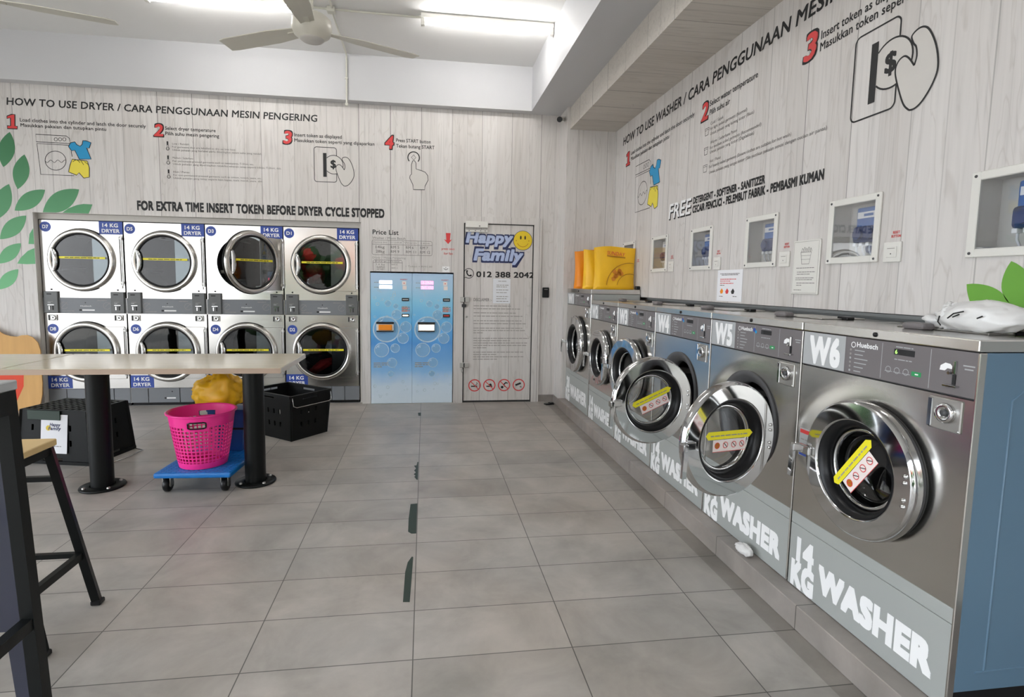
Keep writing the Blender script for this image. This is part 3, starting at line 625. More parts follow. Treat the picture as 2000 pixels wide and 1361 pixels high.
for x in (.53, .60, .66, .71): m.disc(x, 1.962, .006, 'ink_grey', .6395, 10)
m.disc(.645, 2.012, .008, 'ink_grey', .6175, 10); part('magnetic_lock', m, door, 'white magnetic lock bracket')
m = MB(); m.box(.812, 1.012, .6625, .6652, 1.150, 1.430, 'lamin')
for i, z in enumerate((1.40, 1.355, 1.335, 1.30, 1.27, 1.225, 1.20, 1.17)): m.dashes(.85 if i else .87, .99 if i % 2 else .97, z, .013, 'ink_light', .6618, i+40)
o = part('notice_sheet', m); tag(o, 'laminated white notice taped to the white door under the phone number', 'notice')

# ------------------------------------------------------------------ card reader, camera, conduit, floor things
t = thing('card_reader', 'small black card reader on the back wall right of the white door', 'card reader', (1.428, YB, 1.222))
m = MB(); m.box(-.039, .039, -.024, -.001, 0, .118, 'black_metal', .008, 2); part('housing', m, t)
m = MB(); m.rect(-.028, .028, .01, .075, 'rubber', -.0245); m.box(-.02, .02, -.0255, -.0238, .09, .10, 'ink_grey'); part('reader_face', m, t)
t = thing('security_camera', 'small white bullet camera with black lens at the top back corner', 'camera', (1.555, .50, 3.135))
m = MB(); m.lathe([(.03, 0), (.03, -.012), (.012, -.02)], 'plastic_white', 20, (-.001, 0, .05), 'X'); m.tube([(-.015, 0, .05), (-.04, -.02, .055), (-.055, -.05, .035)], .011, 'plastic_white'); part('bracket', m, t)
m = MB(); m.cyl((-.03, -.02, .045), (-.085, -.13, .005), .027, 'plastic_white'); part('camera_body', m, t)
m = MB(); m.cyl((-.082, -.124, .007), (-.092, -.145, -.001), .029, 'rubber'); part('lens', m, t)
t = thing('conduit_pipe', 'thin white conduit with junction box running over ceiling and beam', 'conduit', (-.772, -.39, ZC))
m = MB(); m.box(-.035, .035, -.035, .035, -.045, -.001, 'cream', .008, 2); part('junction_box', m, t)
m = MB(); m.tube([(.03, 0, -.016), (.77, .015, -.016)], .0095, 'cream'); m.tube([(-.03, 0, -.016), (-.26, -.02, -.016)], .0095, 'cream'); m.tube([(.012, -.03, -.016), (.015, -.25, -.016)], .0095, 'cream')
m.tube([(0, .03, -.016), (.0, .90, -.016), (-.0, .944, -.03), (-.002, .946, -.10), (-.004, .946, -.515)], .0095, 'cream'); part('pipe', m, t)
m = MB(); m.box(-.02, .012, .934, .959, -.53, -.50, 'cream', .004, 1); part('pipe_clip', m, t); m = MB(); m.box(-.017, .011, .934, .958, -.26, -.245, 'cream'); part('pipe_clip', m, t)
t = thing('door_stop', 'small dark rubber wedge on the floor beside the white door', 'door stop', (1.46, .50, 0), .3)
m = MB(); m.box(-.055, .055, -.03, .03, 0, .012, 'rubber', .004, 1); m.box(.0, .05, -.025, .025, .010, .024, 'rubber', .006, 1); part('wedge', m, t)
def tape(pts, label):
    m = MB(); n = len(pts); cx = sum(p[0] for p in pts)/n; cy = sum(p[1] for p in pts)/n
    top = [(x-cx, y-cy, .0014) for x, y in pts]; bot = [(x-cx, y-cy, .0001) for x, y in pts]
    tri = [t_ for t_ in tessellate_polygon([[Vector((p[0], p[1], 0)) for p in top]])]
    m.add(top, tri, 'tape_green'); m.add(top+bot, [(i, (i+1) % n, n+(i+1) % n, n+i) for i in range(n)], 'tape_green')
    o = part('floor_tape', m); o.location = (cx, cy, 0); tag(o, label, 'tape', 'tape remnants on the floor')
tape([(-.028, .20), (.004, .205), (.003, .07), (-.022, .075)], 'smallest square dark tape scrap on the floor nearest the blue token machines')
tape([(-.012, -1.39), (-.004, -1.395), (-.005, -1.77), (-.014, -1.765), (-.03, -1.71), (-.02, -1.69), (-.035, -1.66), (-.02, -1.62), (-.034, -1.58), (-.02, -1.54), (-.036, -1.475), (-.018, -1.47)], 'ragged dark tape strip on the floor with torn saw-tooth edge')
tape([(-.044, -2.19), (-.003, -2.185), (-.003, -2.59), (-.03, -2.59), (-.048, -2.565), (-.05, -2.40)], 'wide dark green tape rectangle beside the floor grout line')
tape([(-.021, -2.845), (-.014, -2.85), (-.021, -3.235), (-.05, -3.232), (-.049, -2.99), (-.04, -2.90)], 'long narrow dark green tape strip with pointed end on the floor')
# crumpled tissue on the plinth
def crumple(name, label, cat, loc, sx, sy, sz, k, seed, amp=.35, seg=24):
    """creased lump standing on z=0: a sphere pushed in and out by ridged noise"""
    m = MB(); vs = []; seg = max(seg, 40); nr = seg//2; o_ = Vector((seed*3.7, seed*1.3, seed*.7))
    for j in range(nr+1):
        b = PI*j/nr
        for i in range(seg):
            a = 2*PI*i/seg; d = Vector((math.sin(b)*math.cos(a), math.sin(b)*math.sin(a), -math.cos(b)))
            n1 = mnoise.noise(d*1.3+o_); n2 = 1-2.6*abs(mnoise.noise(d*2.3+o_*2)); n3 = 1-2.6*abs(mnoise.noise(d*4.7-o_))
            f = 1+amp*(.75*n1+.38*n2+.22*n3)
            vs.append((sx*f*d.x, sy*f*d.y, max(-sz*.96, sz*f*d.z)+sz*.97))
    m.add(vs, [(j*seg+i, j*seg+(i+1) % seg, (j+1)*seg+(i+1) % seg, (j+1)*seg+i) for j in range(nr) for i in range(seg)], k, True)
    return m
m = crumple('', '', '', 0, .026, .05, .022, 'cloth_w', 3); o = part('crumpled_tissue', m); o.location = (1.562, -3.18, .103); tag(o, 'crumpled white tissue lying on the tiled plinth', 'tissue')

# ------------------------------------------------------------------ ceiling fans and tube lights
def fan(x, y, angs, label):
    t = thing('ceiling_fan', label, 'ceiling fan', (x, y, ZC), 0, 'ceiling fans')
    m = MB(); m.lathe([(.055, -.001), (.06, -.03), (.03, -.08), (.015, -.085)], 'fan', 24); part('canopy', m, t)
    m = MB(); m.cyl((0, 0, -.07), (0, 0, -.50), .013, 'fan'); part('downrod', m, t)
    m = MB(); m.lathe([(.02, -.45), (.10, -.47), (.135, -.50), (.14, -.56), (.125, -.60), (.09, -.625), (.085, -.632)], 'fan', 40); part('motor_housing', m, t)
    m = MB(); m.lathe([(.086, -.630), (.075, -.640), (.0, -.643)], 'niche', 32); part('hub_cap', m, t)
    for a in angs:
        m = MB(); m.X = Matrix.Rotation(R(a), 4, 'Z'); rows = []
        for i in range(13):
            r = .11+.70*i/12; w = .045+.03*min(1, i/4)-(.012 if i == 12 else 0); d = .0 if i else .02
            rows.append([(r, -w+.0, -.575), (r, 0, -.562), (r, w, -.552)])
        vs = [p for q in rows for p in q]; vs += [(p[0], p[1], p[2]-.006) for p in vs]; n = 39
        fs = []
        for i in range(12):
            for j in range(2): a0 = i*3+j; fs += [(a0, a0+1, a0+4, a0+3), (n+a0, n+a0+3, n+a0+4, n+a0+1)]
            fs += [(i*3, i*3+3, n+i*3+3, n+i*3), (i*3+2, n+i*3+2, n+i*3+5, i*3+5)]
        fs += [(0, n, n+1, 1), (1, n+1, n+2, 2), (36, 37, n+37, n+36), (37, 38, n+38, n+37)]
        m.add(vs, fs, 'fan'); m.box(.09, .2, -.02, .02, -.572, -.565, 'fan'); part('blade', m, t)
fan(-.77, -1.25, (152, 25, 268), 'cream three-blade ceiling fan between the two tube lights')
fan(-2.90, -1.36, (17, 137, 257), 'cream ceiling fan at top left with only one blade in the photo')
def tubelight(x0, x1, y, label):
    t = thing('tube_light', label, 'tube light', ((x0+x1)/2, y, ZC), 0, 'ceiling tube lights'); h = (x1-x0)/2
    m = MB(); m.box(-h, h, -.03, .03, -.045, -.001, 'plastic_white', .006, 2); part('batten', m, t)
    m = MB(); m.cyl((-h+.03, 0, -.075), (h-.03, 0, -.075), .018, 'tube', n=20); part('tube', m, t)
    for s_ in (-1, 1):
        m = MB(); m.box(min(s_*h, s_*(h-.035)), max(s_*h, s_*(h-.035)), -.022, .022, -.105, -.04, 'plastic_white', .006, 2); part('lamp_holder', m, t)
tubelight(.0, 1.195, -.42, 'glowing tube light on the ceiling beside the aisle beam')
tubelight(-2.24, -1.03, -.45, 'glowing tube light on the ceiling left of the fan hub')
tubelight(-.30, .90, -3.0, 'unseen tube light added for fill above the middle of the aisle')  # added lamp, brightens the floor from above
tubelight(-3.2, -2.0, -3.2, 'unseen tube light added for fill above the laundry tables')  # second added lamp, more light from overhead

# ------------------------------------------------------------------ stacked dryers
def label_14(m, x0, x1, z0, z1, y, a, b):
    m.rect(x0, x1, z0, z1, 'badge', y); w = x1-x0; h = z1-z0
    m.text(a, x0+.15*w, z0+.56*h, .66*w, .28*h, 'white', y-.0006, .03); m.text(b, x0+.11*w, z0+.13*h, .76*w, .27*h, 'white', y-.0006, .03)
def dryer_door(cz, parent, pivot_deg=0, name='door'):
    """round glass door; local x,z in dryer coordinates, hinge line at x=.385"""
    X = Matrix()
    if pivot_deg: X = Matrix.Translation((.385, 0, 0)) @ Matrix.Rotation(R(pivot_deg), 4, 'Z') @ Matrix.Translation((-.385, 0, 0))
    m = MB(); m.X = X
    m.lathe([(.268, -.012), (.272, -.040), (.280, -.046), (.300, -.048), (.312, -.044), (.320, -.030), (.322, -.003), (.285, -.003), (.268, -.012)], 'ring', 72, (0, 0, cz), 'Y', caps=False)
    d = part(name, m, parent)
    m = MB(); m.X = X; m.box(.10, .372, -.012, -.003, cz-.29, cz+.27, 'steel', .003, 1); part('hinge_plate', m, d)
    m = MB(); m.X = X; m.lathe([(.274, -.036), (.274, -.044), (.262, -.0465), (.256, -.036)], 'rubber', 72, (0, 0, cz), 'Y', caps=False); m.lathe([(.318, -.0022), (.327, -.0022), (.327, -.006), (.318, -.006)], 'rubber', 72, (0, 0, cz), 'Y', caps=False); part('seal', m, d)
    m = MB(); m.X = X; m.lathe([(.0, -.0345), (.09, -.0343), (.18, -.0337), (.262, -.0327)], 'door_glass', 64, (0, 0, cz), 'Y', caps=False); m.lathe([(.262, -.0327), (.262, -.030)], 'door_glass', 64, (0, 0, cz), 'Y', caps=False); part('glass', m, d)
    m = MB(); m.X = X
    pr = []
    for zz in [i/12*2-1 for i in range(13)]:
        h = .118*zz; wd = .052*math.sqrt(max(0, 1-zz*zz*.92)); pr.append((wd, cz+h))
    vs = []; n = len(pr)
    for wd, z in pr: vs += [(-.268, -.047, z), (-.262+wd*.4, -.066, z), (-.262+wd, -.055, z), (-.262+wd, -.044, z)]
    fs = [(i*4+j, i*4+(j+1) % 4, (i+1)*4+(j+1) % 4, (i+1)*4+j) for i in range(n-1) for j in range(4)]+[(0, 1, 2, 3), tuple(4*(n-1)+j for j in (3, 2, 1, 0))]
    m.add(vs, fs, 'chrome', True); part('handle', m, d, 'chrome lens-shaped handle')
    m = MB(); m.X = X; m.rect(-.203, .233, cz+.012, cz+.034, 'yellow_tape', -.0362); m.dashes(-.15, .18, cz+.019, .013, 'black', -.0368, int(cz*100)); part('sticker', m, d, 'narrow yellow warning sticker')
    m = MB(); m.X = X; m.cyl((.385, -.022, cz-.262), (.385, -.022, cz+.262), .007, 'chrome'); m.cyl((.366, -.016, cz-.25), (.366, -.016, cz+.25), .004, 'steel_dull')
    for dz in (-.23, .23): m.box(.36, .398, -.026, -.002, cz+dz-.012, cz+dz+.012, 'steel_dull', .002, 1)
    part('hinge_rod', m, d)
    return d
def dryer(cx, top_no, bot_no, label, open_top=0):
    t = thing('stacked_dryer', label, 'tumble dryer', (cx, .742, .0005), 0, 'stacked dryers in the recess'); n = 48
    m = MB(); hw = .399
    m.plate_hole(-hw, hw, 1.157, 1.957, 0, 1.55, .285, 'steel'); m.plate_hole(-hw, hw, .193, .994, 0, .585, .285, 'steel')
    m.rect(-hw, hw, .994, 1.157, 'dark', .004)
    m.box(-hw, -hw+.006, .0, .9, .03, 1.957, 'steel'); m.box(hw-.006, hw, .0, .9, .03, 1.957, 'steel'); m.box(-hw, hw, 0, .9, 1.951, 1.957, 'steel'); m.box(-hw, hw, .894, .9, .03, 1.957, 'dark')
    m.box(-hw+.01, hw-.01, .02, .85, 0, .03, 'rubber')
    part('cabinet', m, t)
    for cz in (1.55, .585):
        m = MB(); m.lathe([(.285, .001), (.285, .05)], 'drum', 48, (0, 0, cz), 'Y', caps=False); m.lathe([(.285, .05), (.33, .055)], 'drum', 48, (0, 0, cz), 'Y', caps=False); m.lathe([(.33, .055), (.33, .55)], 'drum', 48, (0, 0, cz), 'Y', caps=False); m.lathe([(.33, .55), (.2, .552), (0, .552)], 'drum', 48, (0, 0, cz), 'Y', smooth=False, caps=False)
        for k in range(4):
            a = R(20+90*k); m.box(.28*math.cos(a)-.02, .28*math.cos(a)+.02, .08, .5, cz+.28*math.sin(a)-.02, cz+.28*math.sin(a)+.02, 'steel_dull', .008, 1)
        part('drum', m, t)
    dryer_door(1.55, t, open_top); dryer_door(.585, t)
    m = MB(); m.box(-hw+.002, hw-.002, -.004, .002, .996, 1.156, 'dry_grey', .002, 1)
    m.text('Huebsch', -.045, 1.066, .105, .012, 'white', -.0048, .01); m.disc(.004, 1.106, .006, 'black', -.0048, 16)
    m.rect(-.057, .09, 1.022, 1.036, 'white', -.0048); m.rect(-.057, -.03, 1.02, 1.038, 'black', -.0052)
    for x in (-.20, .21): m.stroke(arcpts(x, 1.075, .035, 10, 330, 16), .003, 'ink_light', -.0048); m.stroke([(x-.02, 1.06), (x+.03, 1.11)], .003, 'ink_light', -.0048)
    m.dashes(.12, .21, 1.128, .010, 'ink_light', -.0048, 5); m.dashes(-.22, -.10, 1.015, .010, 'ink_light', -.0048, 6)
    part('control_panel', m, t)
    for x0, x1 in ((-.378, -.247), (.258, .387)):
        m = MB(); m.box(x0, x1, -.024, .001, .998, 1.222, 'coin_grey', .005, 2); cxx = (x0+x1)/2
        m.rect(x0+.03, x0+.075, 1.188, 1.20, 'black', -.0246); m.rect(cxx-.03, cxx+.02, 1.115, 1.118, 'ink_light', -.0246)
        m.text('START', cxx-.03, 1.10, .03, .007, 'white', -.0246); m.box(cxx+.012, cxx+.022, -.028, -.023, 1.03, 1.075, 'black'); m.box(cxx-.02, cxx-.008, -.03, -.023, 1.03, 1.07, 'chrome', .002, 1); m.box(cxx-.03, cxx+.03, -.027, -.023, 1.078, 1.084, 'chrome'); part('coin_box', m, t)
    for x in (-.312, .322):
        m = MB(); m.box(x-.042, x+.042, -.010, .0, .918, .978, 'steel_dull', .003, 1); m.lathe([(.026, -.010), (.026, -.018), (.02, -.022), (.012, -.018), (0, -.018)], 'chrome', 24, (x+.008, 0, .946), 'Y'); m.disc(x+.008, .946, .007, 'black', -.0185, 12); m.box(x-.040, x-.026, -.013, -.009, .922, .974, 'black'); part('lock_plate', m, t)
        m = MB(); m.lathe([(.0, -.008), (.008, -.006), (.008, 0)], 'rubber', 14, (x, 0, 1.242), 'Y'); part('stud', m, t)
    m = MB()
    for a, b in ((-hw+.002, -.228), (-.222, .09-.0), (.238, hw-.002)): m.box(a, b, -.004, .002, .032, .19, 'dry_grey', .002, 1)
    m.box(.096, .232, -.004, .002, .032, .19, 'dry_grey', .002, 1)
    m.rect(-.063, .05, .074, .088, 'white', -.0048); m.rect(-.063, -.042, .072, .09, 'black', -.0052); m.disc(.016, .152, .007, 'black', -.0048, 14); part('kick_panel', m, t)
    m = MB(); label_14(m, .17, .397, 1.822, 1.954, -.0012, '14 KG', 'DRYER'); part('capacity_label', m, t, 'blue label with white lettering'); m = MB(); label_14(m, -.397, -.165, .196, .331, -.0012, '14 KG', 'DRYER')
    part('capacity_label', m, t, 'blue label with white lettering')
    for no, x, z in ((top_no, -.335, 1.884), (bot_no, -.32, .830)):
        m = MB(); m.disc(x, z, .052, 'badge', -.0012); m.text(no, x-.028, z-.017, .056, .034, 'white', -.002, .03); part('number_badge', m, t)
    return t
dryer(-3.49, 'D7', 'D8', 'steel stacked dryer marked D7 over D8, beside the torn board')
dryer(-2.69, 'D5', 'D6', 'steel stacked dryer marked D5 over D6')
dryer(-1.89, 'D3', 'D4', 'steel stacked dryer marked D3 over D4, upper door swung open', 54)
dryer(-1.09, 'D1', 'D2', 'steel stacked dryer marked D1 over D2, beside the price list')
m = crumple('', '', '', 0, .12, .12, .11, 'cloth_w', 11, .5); o = part('laundry', m); o.location = (-.98, .93, .50); o.rotation_euler = (0, .5, 0); tag(o, 'white laundry tumbling behind the D2 dryer glass', 'laundry')
m = crumple('', '', '', 0, .13, .08, .05, 'cloth_r', 12, .5); o = part('laundry', m); o.location = (-1.10, .92, .36); o.rotation_euler = (0, -.5, 0); tag(o, 'red laundry lying behind the D2 dryer glass', 'laundry')
m = crumple('', '', '', 0, .10, .10, .10, 'cloth_r', 13, .5); o = part('laundry', m); o.location = (-1.20, .93, 1.34); tag(o, 'red laundry lying behind the D1 dryer glass', 'laundry')

# ------------------------------------------------------------------ token machines set in the wall
def token_machine(x0, label, second):
    w = .455; t = thing('token_machine', label, 'token machine', (x0, YB, .001), 0, 'blue token machines'); Y = -.013
    m = MB(); m.box(0, w, -.012, .25, 0, 1.472, 'token', .003, 1); part('cabinet', m, t)
    m = MB(); rnd = random.Random(4 if second else 9)
    for x, z, r in ((.170, .845, .148), (.385, .872, .063), (.355, .745, .063), (.118, .612, .082), (.268, .632, .052), (.232, .467, .056), (.19, 1.135, .036), (.275, 1.105, .028), (.285, 1.01, .058), (.22, .34, .035)):
        m.disc(x, z, r, 'film', Y); m.ring(x, z, r*.90, r, 'bubble', Y-.0006); m.stroke(arcpts(x, z, r*.74, 110, 165, 10), r*.09, 'bubble', Y-.0006); m.disc(x-r*.38, z+r*.42, r*.10, 'bubble', Y-.0006, 12)
    for i in range(34):
        r = rnd.uniform(.005, .02); m.ring(rnd.uniform(.02, w-.02), rnd.choice((rnd.uniform(.05, .45), rnd.uniform(.95, 1.3))), r*.7, r, 'bubble', Y, 14)
    part('bubble_print', m, t)
    m = MB(); m.box(.065, .252, -.045, -.012, .830, .906, 'plastic_white', .004, 1); m.box(.062, .255, -.048, -.012, .906, .928, 'rubber', .003, 1); m.box(.065, .25, -.046, -.012, .818, .829, 'rubber', .002, 1)
    if not second: m.box(.088, .236, -.062, -.044, .836, .900, 'bag_o', .008, 2)
    else: m.rect(.08, .24, .84, .898, 'lit', -.0455)
    part('note_acceptor', m, t, 'note slot with orange mouth' if not second else 'lit white note slot')
    for z, k in ((1.162, 'badge_grey'), (.984, 'lit' if not second else 'red')):
        m = MB(); m.box(.342, .422, -.026, -.012, z, z+.036, 'rubber', .003, 1); m.rect(.352, .412, z+.012, z+.024, k, -.0265); part('coin_slot', m, t)
    for z in (1.302, 1.356):
        m = MB(); m.rect(.098, .235, z-.003, z+.033, 'led_white' if not second else 'led_red', Y-.0004)
        if second:
            for k in range(5): m.text('8', .103+.027*k, z+.002, .016, .025, 'white', Y-.001, .01)
        else: m.text('0000', .105, z+.003, .12, .024, 'red', Y-.001)
        m.dashes(.04, .092, z+.008, .010, 'ink_light', Y-.0004, 3); part('display', m, t)
    m = MB(); m.text('INSERT', .325, 1.398, .08, .010, 'red', Y-.0004, .02); m.rect(.345, .39, 1.34, 1.385, 'pinkish', Y-.0004); m.disc(.367, 1.362, .006, 'red', Y-.001, 12); m.rect(.35, .395, 1.29, 1.335, 'pinkish', Y-.0004)
    m.rect(.345, .405, 1.04, 1.105, 'badge_grey', Y-.0004)
    for i in range(4): m.dashes(.338, .43, 1.05+.014*i, .012, 'ink_grey' if i % 2 else 'red', Y-.001, i+60)
    part('instruction_sticker', m, t)
    m = MB()
    for i in range(3): m.dashes(.03, .20 if i else .12, .415+.022*i, .018, 'ink_light', Y-.0008, i+21)
    part('lettering', m, t)
token_machine(-.556, 'blue bubble-print token machine with orange note slot, beside the dryers', False)
token_machine(-.099, 'blue bubble-print token machine with white note slot, beside the door', True)

# ------------------------------------------------------------------ washers along the right wall (local x towards the camera, local y into the wall)
def washer_door(cz, r, parent, ang, k_ring='chrome', sticker=0, hy=.27):
    s_ = r/.245; X = Matrix.Translation((hy*s_, -.035, 0)) @ Matrix.Rotation(R(ang), 4, 'Z') @ Matrix.Translation((-hy*s_, .035, 0))
    m = MB(); m.X = X
    L = lambda P, k, n=80: m.lathe([(a*s_, b) for a, b in P], k, n, (0, 0, cz), 'Y', caps=False)
    L([(.172, -.040), (.172, -.052), (.175, -.058), (.180, -.0595)], k_ring); L([(.180, -.0595), (.235, -.0565)], k_ring); L([(.235, -.0565), (.2415, -.052), (.2455, -.042), (.247, -.034), (.247, -.022)], k_ring); L([(.247, -.022), (.20, -.018), (.172, -.02), (.172, -.04)], k_ring); d = part('door', m, parent)
    m = MB(); m.X = X; m.lathe([(.1725*s_, -.054), (.166*s_, -.056), (.150*s_, -.030), (.140*s_, .03), (.150*s_, .032), (.182*s_, -.018)], 'rubber', 72, (0, 0, cz), 'Y', caps=False); m.lathe([(.19*s_, -.0175), (.236*s_, -.0175), (.236*s_, -.0215)], 'rubber', 72, (0, 0, cz), 'Y', caps=False); part('seal', m, d)
    m = MB(); m.X = X; m.lathe([(.150*s_, -.02), (.142*s_, .03), (.125*s_, .06), (.08*s_, .075), (0, .08)], 'bowl', 56, (0, 0, cz), 'Y', caps=False); m.lathe([(.144*s_, -.012), (.137*s_, -.016), (.131*s_, -.012), (.131*s_, .0)], 'chrome', 64, (0, 0, cz), 'Y', caps=False); part('glass_bowl', m, d)  # chrome lip ring stands in for the highlight on the bowl rim
    m = MB(); m.X = X; q = .246*s_
    m.box(-q-.03, -q+.045, -.072, -.058, cz-.018, cz+.018, 'chrome', .005, 2); m.box(-q-.035, -q-.012, -.095, -.060, cz-.015, cz+.018, 'chrome', .005, 2)
    m.bar((-q-.024, -.088, cz+.01), (-q-.030, -.088, cz-.12), .020, .012, 'chrome', (0, 1, 0)); part('handle', m, d, 'chrome lever handle')
    for dz in (.05, .028, -.028, -.05):
        m = MB(); m.X = X; m.lathe([(0, -.064), (.006, -.062), (.008, -.056)], 'chrome', 12, (.214*s_, 0, cz+dz), 'Y'); part('hinge_bolt', m, d)
    if sticker is not None:
        m = MB(); a = R(sticker); m.X = X @ Matrix.Translation((-.005, 0, cz+.01)) @ Matrix.Rotation(-a, 4, 'Y')
        m.poly([(-.125, .014), (-.112, -.004), (.112, -.004), (.13, .014), (.112, .03), (-.112, .03)], 'yellow_tape', -.045); m.rect(-.085, .095, -.056, -.006, 'pinkish', -.045)
        m.dashes(-.10, .10, .009, .009, 'ink_light', -.0456, 3)
        for i, x in enumerate((-.062, -.018, .028, .072)):
            m.disc(x, -.030, .012, 'bag_line' if i == 0 else 'pinkish', -.0456, 14); m.ring(x, -.030, .011, .014, 'red', -.046, 18); m.stroke([(x-.009, -.021), (x+.009, -.039)], .003, 'black' if i else 'red', -.0466)
        m.stroke([(-.085, -.057), (.095, -.057)], .002, 'red', -.0456); part('sticker', m, d, 'yellow arrow sticker over a white pictogram strip')
    return d
def washer(yc, no, label, big=False, ang=0, ring='chrome', sticker=None, capacity='14'):
    t = thing('washing_machine', label, 'washing machine', (1.61, yc, .1035), QT, 'washers along the right wall')
    hw = .43 if big else .364; b = .103
    zp0, zp1, zt, zk, cz, r = (1.168, 1.288, 1.335, .46, .765, .29) if big else (1.062, 1.197, 1.235, .425, .733, .245)
    zp0 -= b; zp1 -= b; zt -= b; zk -= b; cz -= b; D = .485 if big else .52
    m = MB(); m.plate_hole(-hw+.0005, hw-.0005, zk, zp0-.004, 0, cz, r*.86, 'steel')
    part('front_panel', m, t); m = MB()
    m.box(hw-.007, hw+.0004, -.0045, .02, .004, zp1, 'ring', .002, 1)
    m.box(-hw+.003, -hw+.012, 0.0005, D, .05, zp1, 'steel'); m.box(hw-.012, hw-.003, 0.0005, .022, .05, zp1, 'steel'); m.box(-hw, hw, D-.004, D, .05, zp1, 'dark')
    m.box(-hw+.006, hw-.006, 0, .02, zp0-.006, zp1, 'dark'); part('cabinet', m, t)
    SB = 'kick' if big else 'side_blue'
    m = MB(); m.box(hw-.010, hw-.002, .022, D, .055, zp1, SB, .002, 1)
    m.tube([(hw-.003, .12, .12), (hw-.003, .12, zp1-.14), (hw-.003, .16, zp1-.11), (hw-.003, D-.04, zp1-.11)], .004, SB, 6); m.tube([(hw-.003, .09, .115), (hw-.003, D-.04, .125)], .004, SB, 6); part('side_panel', m, t, 'grey painted side panel' if big else 'blue painted side panel')
    m = MB(); m.box(-hw+.012, hw-.012, .02, D-.02, .0, .055, 'rubber'); part('base', m, t)
    m = MB(); m.box(-hw+.002, hw-.002, -.006, D, zp1+.002, zt, 'steel', .004, 2); part('top_lid', m, t)
    m = MB(); m.lathe([(0, -.012), (.008, -.010), (.009, -.005)], 'rubber', 16, (0, 0, (zp1+zt)/2), 'Y'); part('lid_stud', m, t)
    if not big: m = MB(); m.box(-.13, .21, .20, .42, zt-.0005, zt+.006, 'steel_dull', .003, 1); m.box(-.06, .03, .15, .20, zt-.0005, zt+.024, 'panel_grey', .01, 2); m.box(.18, .24, .30, .34, zt-.0005, zt+.014, 'rubber', .003, 1); part('soap_lid', m, t)
    Y = -.0035
    m = MB(); m.box(-hw+.004, hw-.004, -.003, .004, zp0, zp1, 'panel_grey', .0015, 1)
    g = hw/.364; h = zp1-zp0; Zp = lambda z: zp0+(z-1.062)/.135*h
    def tx(s__, x, z, w_, c, k, y=Y, bd=.01): m.text(s__, x*g, Zp(z), w_*g, c*h/.135, k, y, bd)
    m.ring(-.096*g, Zp(1.17), .008, .011, 'white', Y, 14); tx('Huebsch', -.080, 1.164, .092, .017, 'white', Y, .03)
    for i, w_ in enumerate((.045, .038, .06, .055, .042, .032)):
        z = Zp(1.149-.0153*i); m.rect(-.088*g, (-.088+w_)*g, z, z+.0035, 'badge_grey', Y); m.disc(-.107*g, z+.002, .0045, 'badge_grey' if i in (2, 5) else 'ink_light', Y, 10)
    for x in (.03, .212): m.rect(x*g, (x+.002)*g, zp0+.006, zp1-.006, 'badge_grey', Y)
    m.rect(.079*g, .157*g, Zp(1.157), Zp(1.177), 'black', Y); m.rect(.079*g, .098*g, Zp(1.157), Zp(1.177), 'dark', Y-.0004)
    if no in ('W3', 'W4', 'W5'): m.disc(.027, Zp(1.172), .010, 'badge', Y-.0004, 18); m.disc(.040, Zp(1.164), .008, 'blue_cloth', Y-.0008, 16)
    if no == 'W6': m.text('6', .084*g, Zp(1.160), .008, .014, 'led', Y-.0008)
    m.dashes(.085, .15, Zp(1.182), .006, 'badge_grey', Y, 2); m.dashes(.082, .148, Zp(1.14), .006, 'badge_grey', Y, 8)
    for x in (.047, .081, .115): m.ring((x+.014)*g, Zp(1.104), .009, .011, 'badge_grey', Y, 14); m.rect(x*g, (x+.03)*g, Zp(1.097), Zp(1.099), 'badge_grey', Y)
    m.rect(.150*g, .185*g, Zp(1.096), Zp(1.111), 'green', Y); m.rect(.163*g, .175*g, Zp(1.101), Zp(1.105), 'white', Y-.0004)
    m.poly([(x*g, Zp(z)) for x, z in ((.245, 1.132), (.247, 1.146), (.262, 1.156), (.278, 1.154), (.289, 1.143), (.282, 1.139), (.270, 1.140), (.262, 1.132))], 'white', Y)
    m.rect(.317*g, .352*g, Zp(1.153), Zp(1.157), 'badge_grey', Y); m.rect(.322*g, .348*g, Zp(1.143), Zp(1.147), 'badge_grey', Y); part('control_panel', m, t)
    m = MB(); m.rect((-hw+.006), -.133*g, zp0+.002, zp1-.001, 'badge_grey', Y-.0004); m.text(no, -.322*g, zp0+.016*h/.135, .166*g, .099*h/.135, 'white', Y-.001, .055); part('number_label', m, t, 'light grey label with white number')
    m = MB(); m.box(.290*g, .300*g, -.012, -.002, Zp(1.125), Zp(1.166), 'chrome', .002, 1); m.box(.289*g, .299*g, -.006, -.0025, Zp(1.094), Zp(1.124), 'black'); m.box(.270*g, .312*g, -.02, -.002, Zp(1.086), Zp(1.093), 'chrome', .002, 1); m.cyl((.283*g, -.003, Zp(1.128)), (.283*g, -.014, Zp(1.128)), .005, 'chrome'); part('coin_slot', m, t)
    m = MB(); zb = zp0-.112; m.box(.222*g, .327*g, -.006, .0, zb, zb+.098, 'steel_dull', .003, 1); m.box(.222*g, .238*g, -.011, -.005, zb+.004, zb+.094, 'chrome', .002, 1); m.lathe([(.031, -.006), (.031, -.016), (.026, -.022), (.016, -.016), (0, -.016)], 'chrome', 32, (.282*g, 0, zb+.055), 'Y'); m.lathe([(.010, -.016), (.010, -.020), (0, -.020)], 'gasket', 16, (.282*g, 0, zb+.055), 'Y')
    for dx, dz in ((.005, .006), (.005, .092), (.099, .006)): m.lathe([(0, -.009), (.004, -.006)], 'chrome', 10, ((.222+dx)*g, 0, zb+dz), 'Y')
    part('coin_vault', m, t)
